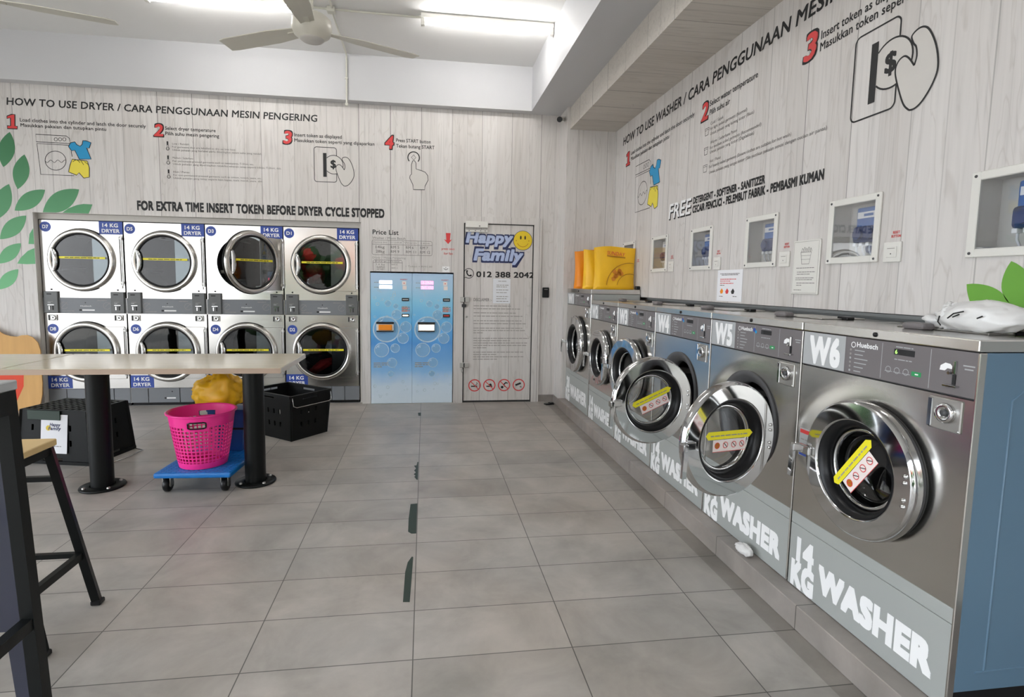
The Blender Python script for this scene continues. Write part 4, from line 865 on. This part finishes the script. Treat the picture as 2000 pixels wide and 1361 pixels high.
    m = MB(); m.box(-hw+.004, hw-.004, -.003, .004, zk-.048, zk, 'kick', .0015, 1); m.box(-hw+.004, hw-.004, -.003, .004, .002, zk-.0495, 'kick', .0015, 1); part('kick_panel', m, t)
    m = MB()
    m.text(capacity, -.316*g, .128*g, .102*g, .090*g, 'white', Y, .07); m.text('KG', -.342*g, .014, .136*g, .097*g, 'white', Y, .07)
    m.text('WASHER', -.184*g, .070*g, .494*g, .095*g, 'white', Y, .07); part('capacity_lettering', m, t)
    m = MB(); m.lathe([(r*.86, -.0005), (r*.965, -.0005), (r*.965, -.008), (r*.86, -.005), (r*.80, .012), (r*.74, .02), (r*.74, .06)], 'gasket', 64, (0, 0, cz), 'Y', caps=False); part('door_gasket', m, t)
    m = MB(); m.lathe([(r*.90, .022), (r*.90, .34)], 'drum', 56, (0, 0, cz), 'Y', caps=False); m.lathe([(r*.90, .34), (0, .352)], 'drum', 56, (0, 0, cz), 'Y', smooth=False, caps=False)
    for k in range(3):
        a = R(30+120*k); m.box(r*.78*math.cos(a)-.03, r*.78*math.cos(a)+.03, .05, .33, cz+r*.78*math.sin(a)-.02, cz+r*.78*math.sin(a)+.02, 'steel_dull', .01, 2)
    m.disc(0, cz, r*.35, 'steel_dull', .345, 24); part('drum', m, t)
    if no == 'W6': m = MB(); m.rect(-.350, -.262, .572, .69, 'badge_grey', -.0008); m.rect(-.346, -.275, .668, .684, 'red', -.0014); m.rect(-.346, -.29, .574, .585, 'badge', -.0014); m.dashes(-.34, -.28, .64, .010, 'ink_light', -.0014, 3); m.dashes(-.34, -.28, .62, .010, 'ink_light', -.0014, 4); part('warning_sticker', m, t)
    washer_door(cz, r, t, ang, ring, sticker)
    return t
washer(-3.791, 'W6', 'steel washer marked W6 with closed door and bare blue side panel', sticker=54)
washer(-3.061, 'W5', 'steel washer marked W5 with its round door swung wide open', ang=104, sticker=-1)
washer(-2.331, 'W4', 'steel washer marked W4 with open door in front of its drum', ang=97, sticker=22)
washer(-1.601, 'W3', 'steel washer marked W3 with door slightly ajar', ang=7)
washer(-.871, 'W2', 'steel washer marked W2 between W3 and the tall washer')
washer(-.074, 'W1', 'tallest steel washer at the far corner with yellow bags on top', big=True, capacity='28')

# ------------------------------------------------------------------ detergent dispenser niches, switches and notices on the right wall
NAMES = ['above the tall washer, half hidden by the yellow bags', 'above the W2 washer', 'above the W3 washer', 'above the W4 washer', 'above the W5 washer, left of a reset switch', 'above the W6 washer, cut by the photo edge']
for i, c in enumerate(sorted(NX, reverse=True)):
    t = thing('detergent_dispenser', 'white framed detergent pump box '+NAMES[i], 'dispenser', (XR, c, 1.5), QT, 'dispenser boxes along the right wall')
    m = MB(); o_ = .160; i_ = .127
    for a in ((-o_, -i_, 0, .318), (i_, o_, 0, .318)): m.box(a[0], a[1], -.012, .0, a[2], a[3], 'plastic_white', .003, 1)
    m.box(-i_, i_, -.012, 0, 0, .032, 'plastic_white', .003, 1); m.box(-i_, i_, -.012, 0, .286, .318, 'plastic_white', .003, 1); part('frame', m, t)
    m = MB(); m.box(-NW+.001, -NW+.004, 0.001, .098, .023, .296, 'niche'); m.box(NW-.004, NW-.001, 0.001, .098, .023, .296, 'niche'); m.box(-NW+.001, NW-.001, .001, .098, .0225, .026, 'niche'); m.box(-NW+.001, NW-.001, .001, .098, .293, .2965, 'niche'); m.box(-NW+.001, NW-.001, .098, .1005, .0225, .2965, 'niche'); part('niche_lining', m, t)
    m = MB(); m.box(-i_, i_, -.008, -.005, .032, .286, 'clear'); part('cover', m, t)
    for x in (-.143, .143):
        for z in (.016, .302):
            m = MB(); m.lathe([(0, -.016), (.005, -.0145), (.006, -.0115)], 'gasket', 12, (x, 0, z), 'Y'); part('screw', m, t)
    m = MB(); k1 = 'niche' if i == 1 else 'pump'
    m.box(-.028, .112, .034, .097, .125, .268, k1, .008, 2); m.box(-.036, .118, .020, .09, .098, .178, 'pump_dark', .016, 3); m.box(-.018, .100, .0315, .035, .215, .245, 'white'); m.box(.02, .075, .0310, .0318, .224, .236, 'pump'); m.cyl((.008, .024, .138), (.008, .008, .138), .026, 'pump_dark'); m.cyl((.075, .024, .138), (.075, .008, .138), .026, 'pump_dark')
    pb = part('pump_body', m, t, 'blue dosing pump')
    for x in (-.02, .018, .058, .098):
        m = MB(); m.box(x-.010, x+.010, .024, .05, .082, .099, 'white', .002, 1); part('port', m, pb)
        m = MB(); m.tube([(x, .04, .084), (x, .04, .06), (x, .06, .028)], .0045, 'lamin', 6); part('hose', m, pb)
    if i in (0, 5): continue
    t = thing('reset_switch', 'white square reset switch right of the dispenser box '+['', 'above W2', 'above W3', 'above W4', 'above W5', 'above W6, outside the photo'][i], 'switch', (XR, c-.237, 1.497), QT, 'reset switches on the right wall')
    m = MB(); m.box(-.045, .045, -.010, -.0005, 0, .088, 'plastic_white', .003, 2); part('plate', m, t)
    m = MB(); m.box(-.026, .026, -.014, -.0095, .02, .068, 'plastic_white', .002, 1); m.disc(.0, .036, .003, 'black', -.0145, 8); m.rect(-.02, .02, .058, .061, 'ink_light', -.0145); part('rocker', m, t)
m = MB(); m.box(-.152, .152, -.0022, -.0004, 0, .214, 'paper')
m.dashes(-.12, .12, .186, .008, 'ink_grey', -.0026, 1); m.dashes(-.10, .10, .177, .008, 'ink_grey', -.0026, 2)
for i, (z, k, x1) in enumerate(((.148, 'red', .08), (.135, 'red', .01), (.120, 'red', .05), (.106, 'ink_grey', -.06))): m.dashes(-.115, x1, z, .009, k, -.0026, i+3)
for x, k in ((-.09, 'bag_o'), (-.022, 'red'), (.048, 'black')): m.poly([(x-.022, .066), (x, .088), (x+.020, .07), (x+.012, .052), (x-.012, .05)], k, -.0026)
m.dashes(-.12, -.07, .03, .007, 'ink_grey', -.0026, 8); m.dashes(.05, .10, .032, .008, 'ink_grey', -.0026, 9)
o = part('paper_notice', m); o.location = (XR, -2.023, 1.279); o.rotation_euler = (0, 0, QT); tag(o, 'white paper notice with coloured pictograms taped low on the right wall', 'notice')
t = thing('framed_notice', 'cream notice with a laundry basket drawing between two dispenser boxes', 'notice', (XR, -2.770, 1.342), QT)
m = MB(); m.box(-.104, .104, -.010, -.0005, 0, .294, 'plastic_white', .003, 1); part('board', m, t)
m = MB(); Yn = -.0106
m.stroke([(-.04, .23), (-.028, .165), (.028, .165), (.042, .228), (-.04, .23)], .003, 'ink_grey', Yn)
for z in (.21, .19): m.stroke([(-.036, z), (.036, z)], .002, 'ink_light', Yn)
for p in range(5): m.stroke(smooth([(-.035+.017*p, .23), (-.028+.016*p, .25+.006*(p % 2)), (-.015+.015*p, .232)]), .0025, 'ink_grey', Yn)
for i, (z, a, b) in enumerate(((.142, -.07, .07), (.120, -.062, .08), (.108, -.062, .04), (.088, -.07, .07), (.078, -.07, .06), (.060, -.062, .08), (.048, -.062, -.02), (.022, -.08, -.02))): m.dashes(a, b, z, .006, 'ink_grey', Yn, i)
m.stroke(rrect(-.096, .096, .008, .286, .004), .0015, 'ink_light', Yn, True); part('print', m, t)

# ------------------------------------------------------------------ bags on the washers
def bag(x0, x1, y, z0, h, dep, k, label, art=True, lean=0.0, seed=1):
    t = thing('shopping_bag', label, 'bag', ((x0+x1)/2, y, z0), 0, 'shopping bags on the tall washer'); w = (x1-x0)/2
    rnd = random.Random(seed); m = MB(); nx, nz = 14, 12; vs = []
    for side in (-1, 1):
        for j in range(nz+1):
            v = j/nz; d = dep*(1-.75*v)*side/2
            for i in range(nx+1):
                u = i/nx*2-1; sag = .006*math.sin(3*u+seed)*v; e_ = 1-abs(u)**6
                vs.append((u*w*(1-.05*math.sin(PI*v)), d*e_+lean*v+.006*math.sin(5*u+4*v+seed), h*v*(1-.02*math.cos(2*u+seed))+sag))
    n = (nx+1)*(nz+1); fs = []
    for j in range(nz):
        for i in range(nx):
            a = j*(nx+1)+i; fs += [(a, a+1, a+nx+2, a+nx+1), (n+a, n+a+nx+1, n+a+nx+2, n+a+1)]
    for i in range(nx): fs.append((i, n+i, n+i+1, i+1))
    for j in range(nz):
        for i in (0, nx): a = j*(nx+1)+i; fs.append((a, a+nx+1, n+a+nx+1, n+a))
    m.add(vs, fs, k, True); part('bag_body', m, t)
    if art:
        m = MB(); Yf = lambda z: -dep/2*(1-.75*z/h)+lean*z/h-.012
        def P(pts, kk, lift=0): m.add([(a, Yf(b)-lift, b) for a, b in pts], [tt for tt in tessellate_polygon([[Vector((a, b, 0)) for a, b in pts]])], kk)
        def ST(pts, w_, kk):
            q = MB(); q.stroke(pts, w_, kk); m.add([(v.x, Yf(v.z)-.002, v.z) for v in q.v], q.f, kk)
        q = MB(); q.text('SUNDAY', -w+.12, h*.83, .185, .035, 'red', 0, 0, .2); m.add([(v.x, Yf(v.z)-.001, v.z-.1*(v.x+w-.12)) for v in q.v], q.f, 'red')
        ST([(-w+.12, h*.80), (-w+.305, h*.755)], .012, 'bag_line')
        ST(arcpts(w-.07, .02, .235, 80, 175, 20), .007, 'bag_line'); ST(arcpts(w-.07, .02, .13, 70, 170, 16), .006, 'bag_line')
        for k_ in range(9): a = random.Random(k_+3).uniform(110, 165); rr = random.Random(k_+9).uniform(.15, .22); P(arcpts(w-.07+rr*math.cos(R(a)), .02+rr*math.sin(R(a)), .022, 0, 330, 9), 'bag_art', .001)
        part('bag_print', m, t, 'brown and orange shop print')
    return t
bag(1.665, 2.085, -.36, 1.337, .405, .10, 'bag_y', 'large yellow printed shopping bag standing in front on the tall washer', seed=3)
bag(1.635, 2.00, -.10, 1.337, .385, .14, 'bag_y', 'plain yellow shopping bag between the printed one and the orange one', False, seed=5)
bag(1.62, 1.98, .17, 1.337, .405, .14, 'bag_o', 'orange shopping bag at the far end of the tall washer top', False, seed=8)
m = MB(); m.box(-.02, .02, -.02, .02, 0, .035, 'rubber', .004, 1); o = part('black_box', m); o.location = (2.073, -.47, 1.3365); tag(o, 'tiny black box on the washer top behind the printed yellow bag', 'box')
t = thing('plastic_bag', 'knotted white plastic bag lying on the W6 washer top', 'bag', (1.86, -3.93, 1.237), QT)
m = crumple('', '', '', 0, .125, .075, .052, 'bag_w', 21, .25, 36); part('bag_body', m, t)
m = crumple('', '', '', 0, .05, .045, .028, 'bag_w', 22, .5, 24); m.v = [Vector((v.x-.135, v.y+.01, v.z)) for v in m.v]; part('knot_end', m, t)
m = crumple('', '', '', 0, .03, .03, .045, 'bag_w', 25, .5, 20); m.v = [Vector((v.x-.095, v.y-.005, v.z)) for v in m.v]; part('handle_loop', m, t)
m = MB()
for a in (((-.04, -.083, .045), (-.02, -.083, .062), (.01, -.080, .07)), ((-.02, -.086, .05), (.0, -.084, .06)), ((.05, -.074, .05), (.065, -.072, .058)), ((-.09, -.06, .05), (-.085, -.07, .03), (-.065, -.08, .02))): m.tube(a, .0022, 'rubber', 6)
part('bag_print', m, t, 'dark scribbled print')

# ------------------------------------------------------------------ folding tables
def folding_table(x0, x1, label, posts):
    yf, ybk, zt = -2.05, -1.36, .838
    t = thing('laundry_table', label, 'table', ((x0+x1)/2, (yf+ybk)/2, 0), 0, 'long wooden laundry tables'); w = (x1-x0)/2; d = (ybk-yf)/2
    m = MB(); m.box(-w, w, -d, d, zt-.034, zt, 'table_top', .003, 1); top = part('tabletop', m, t)
    m = MB(); m.box(-w+.002, w-.002, -d-.0015, -d, zt-.033, zt-.002, 'table_edge'); m.box(-w-.0015, -w, -d+.002, d-.002, zt-.033, zt-.002, 'table_edge'); m.box(w, w+.0015, -d+.002, d-.002, zt-.033, zt-.002, 'niche'); part('edge_band', m, top)
    for px in posts:
        p = px-(x0+x1)/2; m = MB(); m.cyl((p, 0, .008), (p, 0, zt-.042), .066, 'black_metal', n=36); ps = part('pedestal', m, t)
        m = MB(); m.lathe([(.0, .001), (.128, .001), (.131, .008), (.128, .014), (.072, .016)], 'black_metal', 40, (p, 0, 0), caps=False); part('base_plate', m, ps)
        for k in range(4):
            a = R(45+90*k); m = MB(); m.lathe([(.011, .014), (.011, .022), (.006, .026), (0, .026)], 'steel_dull', 10, (p+.105*math.cos(a), .105*math.sin(a), 0)); part('bolt', m, ps)
        m = MB(); m.box(p-.20, p+.20, -.03, .03, zt-.042, zt-.0345, 'black_metal'); m.box(p-.03, p+.03, -.24, .24, zt-.047, zt-.0345, 'black_metal'); part('top_bracket', m, ps)
folding_table(-2.384, -.832, 'long wooden laundry table on two black pedestals, beside the aisle', (-1.100, -2.057))
folding_table(-3.96, -2.394, 'second wooden laundry table abutting the left end of the aisle table', (-3.66, -2.72))

# ------------------------------------------------------------------ stool and tall stand in the left foreground
t = thing('bar_stool', 'black steel stool with a light pine seat under the tall stand', 'stool', (-1.584, -3.265, 0))
m = MB(); m.box(-.15, .15, -.15, .15, .695, .722, 'seat_wood', .003, 1); part('seat', m, t)
m = MB()
for a in ((-.13, -.13, .13, -.13), (.13, -.13, .13, .13), (.13, .13, -.13, .13), (-.13, .13, -.13, -.13)): m.bar((a[0], a[1], .678), (a[2], a[3], .678), .025, .032, 'black_metal')
part('seat_frame', m, t)
for sx in (-1, 1):
    for sy in (-1, 1):
        m = MB(); m.bar((sx*.128, sy*.128, .69), (sx*.255, sy*.165, .012), .030, .030, 'black_metal'); l = part('leg', m, t)
        m = MB(); m.box(sx*.257-.02, sx*.257+.02, sy*.166-.02, sy*.166+.02, 0, .02, 'rubber', .004, 1); part('foot_pad', m, l)
for z, in ((.225,), (.56,)):
    f = (.69-z)/.68; x = .128+.127*f; y = .128+.037*f
    for a in ((-x, y, x, y), (-x, -y, x, -y)):
        m = MB(); m.bar((a[0], a[1], z), (a[2], a[3], z), .02, .02, 'black_metal'); part('stretcher', m, t)
    if z < .4:
        for s_ in (-1, 1): m = MB(); m.bar((s_*x, -y, z), (s_*x, y, z), .022, .03, 'black_metal'); part('stretcher', m, t)
t = thing('bar_table', 'tall black steel stand with leg faces coloured as if reflecting sky, cut by the left photo edge', 'stand', (-1.50, -4.00, 0))
m = MB(); m.box(-.40, .385, -.30, .225, 1.050, 1.078, 'badge_grey', .003, 1); part('top', m, t)
m = MB()
for a in ((-.37, .205, .37, .205), (-.37, -.28, .37, -.28)): m.box(a[0], a[2], a[1]-.015, a[1]+.015, .985, 1.050, 'black_metal')
for x in (-.375, .372): m.box(x-.015, x+.015, -.28, .205, .985, 1.050, 'black_metal')
part('apron', m, t)
for sx in (-1, 1):
    for sy, yy in ((1, .205), (-1, -.28)):
        m = MB(); m.bar((sx*.362, yy, 1.05), (sx*.408, yy, .0), .036, .036, 'black_metal', (0, 1, 0)); l = part('leg', m, t)
        m = MB(); m.add([(sx*.345, yy-.016, .99), (sx*.278, yy-.016, .99), (sx*.315, yy-.016, .34), (sx*.380, yy-.016, .34), (sx*.345, yy-.012, .99), (sx*.278, yy-.012, .99), (sx*.315, yy-.012, .34), (sx*.380, yy-.012, .34)], [(0, 1, 2, 3), (4, 7, 6, 5), (0, 4, 5, 1), (1, 5, 6, 2), (2, 6, 7, 3), (3, 7, 4, 0)], 'sky_sheen_steel')
        m.add([(sx*.380, yy-.016, .34), (sx*.332, yy-.016, .34), (sx*.358, yy-.016, 0), (sx*.392, yy-.016, 0), (sx*.380, yy-.012, .34), (sx*.332, yy-.012, .34), (sx*.358, yy-.012, 0), (sx*.392, yy-.012, 0)], [(0, 1, 2, 3), (4, 7, 6, 5), (0, 4, 5, 1), (1, 5, 6, 2), (2, 6, 7, 3), (3, 7, 4, 0)], 'sky_sheen_steel'); part('leg_flange', m, l, 'glossy leg face with the sky reflection put into its colour')
for s_ in (-1, 1): m = MB(); m.bar((s_*.392, -.28, .36), (s_*.392, .205, .36), .03, .035, 'black_metal'); part('stretcher', m, t)
for yy in (.205, -.28): m = MB(); m.bar((-.40, yy, .50), (.40, yy, .50), .025, .025, 'black_metal'); part('stretcher', m, t)

# ------------------------------------------------------------------ crates
def grid_wall(m, P, nu, nv, hole, k, th, closed=False):
    """panel from P(u,v) on a nu x nv grid leaving out the cells where hole(i,j), given thickness th along the normal"""
    vs = []; fs = []; idx = {}
    cols = nu if closed else nu+1
    for j in range(nv+1):
        for i in range(cols):
            p = Vector(P(i/nu, j/nv)); e1 = Vector(P((i+.01)/nu, j/nv))-p; e2 = Vector(P(i/nu, (j+.01)/nv))-p
            n = e1.cross(e2).normalized()
            idx[i, j] = len(vs); vs += [p, p+n*th]
    solid = lambda i, j: 0 <= j < nv and (closed or 0 <= i < nu) and not hole(i % nu, j)
    for j in range(nv):
        for i in range(nu):
            if not solid(i, j): continue
            a, b, c, d = idx[i, j], idx[(i+1) % cols if closed else i+1, j], idx[(i+1) % cols if closed else i+1, j+1], idx[i, j+1]
            fs += [(a, b, c, d), (a+1, d+1, c+1, b+1)]
            for (p, q), (di, dj) in (((a, b), (0, -1)), ((b, c), (1, 0)), ((c, d), (0, 1)), ((d, a), (-1, 0))):
                if not solid(i+di, j+dj): fs.append((p, p+1, q+1, q))
    m.add(vs, fs, k)
def crate(label, loc, rz, flip=False):
    t = thing('plastic_crate', label, 'crate', loc, rz, 'black plastic crates'); A, B, a, b, H = .29, .215, .26, .19, .40
    Zf = (lambda z: H-z) if flip else (lambda z: z)
    def side(c0, c1, t0, t1):
        return lambda u, v: (c0[0]+(c1[0]-c0[0])*u+((t0[0]+(t1[0]-t0[0])*u)-(c0[0]+(c1[0]-c0[0])*u))*v, c0[1]+(c1[1]-c0[1])*u+((t0[1]+(t1[1]-t0[1])*u)-(c0[1]+(c1[1]-c0[1])*u))*v, Zf(H*v))
    cb = [(-a, -b), (a, -b), (a, b), (-a, b)]; ct = [(-A, -B), (A, -B), (A, B), (-A, B)]
    for i in range(4):
        m = MB(); L_ = i % 2 == 0; nu = 29 if L_ else 21
        hole = (lambda i_, j_, nu=nu: (i_ % 4 == 1) and j_ in (5, 6, 10, 11) and 3 < i_ < nu-4 or (j_ in (16,) and nu//2-4 <= i_ <= nu//2+3))
        grid_wall(m, side(cb[i], cb[(i+1) % 4], ct[i], ct[(i+1) % 4]), nu, 18, hole, 'crate', .006 if flip else -.006); part('side_wall', m, t)
    m = MB(); grid_wall(m, lambda u, v: (-a+2*a*u, -b+2*b*v, Zf(.006)), 31, 23, lambda i, j: i % 3 != 0 and j % 3 != 0 and 0 < i < 30 and 0 < j < 22, 'crate', .006); part('lattice_base', m, t)
    m = MB()
    for i in range(4):
        p, q = ct[i], ct[(i+1) % 4]; m.bar((p[0], p[1], Zf(H-.012)), (q[0], q[1], Zf(H-.012)), .024, .024, 'crate')
    for p, q in zip(cb, ct): m.bar((p[0], p[1], Zf(.003)), (q[0], q[1], Zf(H-.006)), .016, .016, 'crate')
    part('rim', m, t)
    for s_ in (-1, 1):
        m = MB(); yy = s_*(B+.02); zz = (lambda z: Zf(H)+z) if flip else (lambda z: H+z)
        if flip: x_ = s_*(A+.01); pts = [(x_, -B+.03, .012), (x_+s_*.10, -B+.05, .006), (x_+s_*.115, 0, .006), (x_+s_*.10, B-.05, .006), (x_, B-.03, .012)]
        else: x_ = s_*(A+.008); pts = [(x_, -B+.01, H-.015), (x_+s_*.016, -B+.01, H-.085), (x_+s_*.018, -B+.04, H-.10), (x_+s_*.018, B-.04, H-.10), (x_+s_*.016, B-.01, H-.085), (x_, B-.01, H-.015), (x_, B-.03, H-.004), (x_, -B+.03, H-.004)]
        m.tube(pts, .0038, 'chrome', 8, not flip); part('wire_handle', m, t, 'thin silver wire handle')
    return t
crate('open black plastic crate right of the table pedestal', (-1.170, -.455, 0), R(-38.5))
cr2 = crate('upside-down black crate with a white sheet, under the table', (-2.615, -.985, 0), R(-13), True)
m = MB(); m.box(-.20, .06, -.006, 0, .325, .395, 'crate_green', .002, 1); m.X = Matrix(); o = part('green_strip', m, cr2, 'dark green strip on the crate front'); o.location = (0, -.198, -.0); 
m = MB(); m.box(-.105, .105, -.0018, 0, 0, .285, 'paper'); m.text('Happy', -.035, .20, .085, .022, 'navy', -.0022, .04, .15); m.text('Family', -.045, .172, .10, .022, 'navy', -.0022, .04, .15); m.disc(-.045, .185, .02, 'smile', -.0020, 16); m.dashes(-.02, .06, .05, .009, 'ink_grey', -.0022, 4); m.dashes(-.05, .02, .10, .007, 'red', -.0022, 5)
o = part('paper_sheet', m); o.matrix_world = Matrix.Translation((-2.655, -1.201, .082)) @ Matrix.Rotation(R(-13), 4, 'Z') @ Matrix.Rotation(R(-5.2), 4, 'X'); tag(o, 'white sheet with a small logo stuck on the upside-down crate', 'sheet')

# ------------------------------------------------------------------ platform trolley with bin, bag and pink basket
t = thing('platform_trolley', 'blue platform trolley with small black wheels beside the table pedestal', 'trolley', (-1.41, -1.60, 0), R(-3.5))
m = MB(); m.box(-.238, .238, -.30, .30, .105, .140, 'trolley_blue', .012, 3)
for i in range(15):
    for j in range(19): m.box(-.215+.03*i, -.196+.03*i, -.28+.03*j, -.270+.03*j, .1395, .1425, 'badge_grey' if 0 else 'trolley_blue')
part('deck', m, t)
for sx in (-1, 1):
    for sy in (-1, 1):
        m = MB(); x, y = sx*.18, sy*.235; m.box(x-.026, x+.026, y-.03, y+.03, .096, .106, 'steel_dull', .002, 1); m.box(x-.025, x-.020, y-.02, y+.02, .04, .10, 'steel_dull'); m.box(x+.020, x+.025, y-.02, y+.02, .04, .10, 'steel_dull'); c_ = part('caster', m, t)
        m = MB(); m.lathe([(.012, -.017), (.040, -.017), (.046, -.010), (.046, .010), (.040, .017), (.012, .017)], 'rubber', 28, (x, y, .0465), 'X'); part('wheel', m, c_)
        m = MB(); m.lathe([(.0, -.019), (.018, -.018), (.018, .018), (0, .019)], 'steel_dull', 16, (x, y, .0465), 'X'); part('hub', m, c_)
t = thing('storage_bin', 'dark blue plastic bin with black band on the trolley behind the pink basket', 'bin', (-1.365, -1.385, .1435), R(-3.5))
m = MB()
for z0, z1, w0, w1_ in ((0, .155, .105, .115), (.170, .29, .117, .125)):
    vs = [(sx*w, sy*w*.55, z) for w, z in ((w0, z0), (w1_, z1)) for sx, sy in ((-1, -1), (1, -1), (1, 1), (-1, 1))]
    m.add(vs, [(0, 3, 2, 1), (4, 5, 6, 7), (0, 1, 5, 4), (1, 2, 6, 5), (2, 3, 7, 6), (3, 0, 4, 7)], 'bin_blue')
part('body', m, t)
m = MB(); m.box(-.118, .118, -.066, .066, .154, .171, 'rubber', .003, 1); part('band', m, t)
m = MB(); m.box(-.132, .132, -.075, .075, .289, .303, 'bin_blue', .005, 2); part('rim', m, t)
m = crumple('', '', '', 0, .155, .085, .115, 'bag_y', 35, .5, 44)
o = part('yellow_bag', m); o.location = (-1.435, -1.385, .447); o.rotation_euler = (0, 0, -.06); tag(o, 'crumpled yellow bag heaped on the blue bin under the table edge', 'bag')
t = thing('laundry_basket', 'bright pink perforated laundry basket standing on the blue trolley', 'basket', (-1.43, -1.70, .1435))
m = MB(); r0_, r1_, H = .145, .200, .355
def bw(u, v):
    r = r0_+(r1_-r0_)*v**.9; a = 2*PI*u; return (r*math.cos(a), r*math.sin(a), H*v)
def HB(i, j):
    if 36 <= j <= 39 and (i-93) % 63 < 11: return True
    if 33 < j < 43 and (i-91) % 63 < 15: return False
    return j % 3 != 0 and 4 < j < 36 and i % 3 != 0
grid_wall(m, bw, 126, 45, HB, 'pink', -.0035, True); body = part('body', m, t)
m = MB(); m.lathe([(0, .002), (.143, .002), (.143, .006), (0, .006)], 'pink', 48, caps=False); part('bottom', m, t)
m = MB(); m.lathe([(.198, H-.004), (.212, H-.002), (.214, H+.006), (.206, H+.010), (.196, H+.006), (.196, H-.004)], 'pink', 64, caps=False); part('rim', m, t)
for k in (98.5, 98.5+63):
    a = 2*PI*k/126; m = MB(); ca, sa = math.cos(a), math.sin(a); rr = .194; pts = []
    for q in range(20):
        b_ = 2*PI*q/20; du = .052*max(-1, min(1, 1.25*math.cos(b_)))/rr; dz = .020*max(-1, min(1, 1.25*math.sin(b_))); aa = a+du; r_ = r0_+(r1_-r0_)*((H*38/45+dz)/H)**.9+.002
        pts.append((r_*math.cos(aa), r_*math.sin(aa), H*38/45+dz))
    m.tube(pts, .005, 'navy' if k > 120 else 'rubber', 6, True); part('handle_grip', m, t, 'dark rounded hand hole rim')

# ------------------------------------------------------------------ torn board at the far left
m = MB(); P = [(-.36, 0), (-.36, .88), (-.30, .875), (-.22, .855), (-.15, .82), (-.10, .785), (-.04, .765), (.02, .762), (.06, .775), (.11, .778), (.16, .755), (.205, .70), (.225, .62), (.225, .58), (.218, .45), (.225, .30), (.215, .16), (.19, .05), (.15, 0)]
n = len(P); f = [(x, -.006, z) for x, z in P]; b_ = [(x, .006, z) for x, z in P]
tri = [tt for tt in tessellate_polygon([[Vector((x, z, 0)) for x, z in P]])]
m.add(f, tri, 'card'); m.add(b_, tri, 'card'); m.add(f+b_, [(i, (i+1) % n, n+(i+1) % n, n+i) for i in range(n)], 'card')
t = thing('torn_board', 'torn tan board leaning by the left end of the dryers', 'board', (-4.075, .60, .0))
part('board', m, t)
m = MB(); m.add([(x, -.0068, z) for x, z in ((-.36, .45), (-.10, .46), (.02, .44), (.06, .40), (.05, .25), (-.02, .1), (-.36, .08))], [(0, 1, 2, 3, 4, 5, 6)], 'card_red'); part('red_print', m, t, 'red painted area on the board')
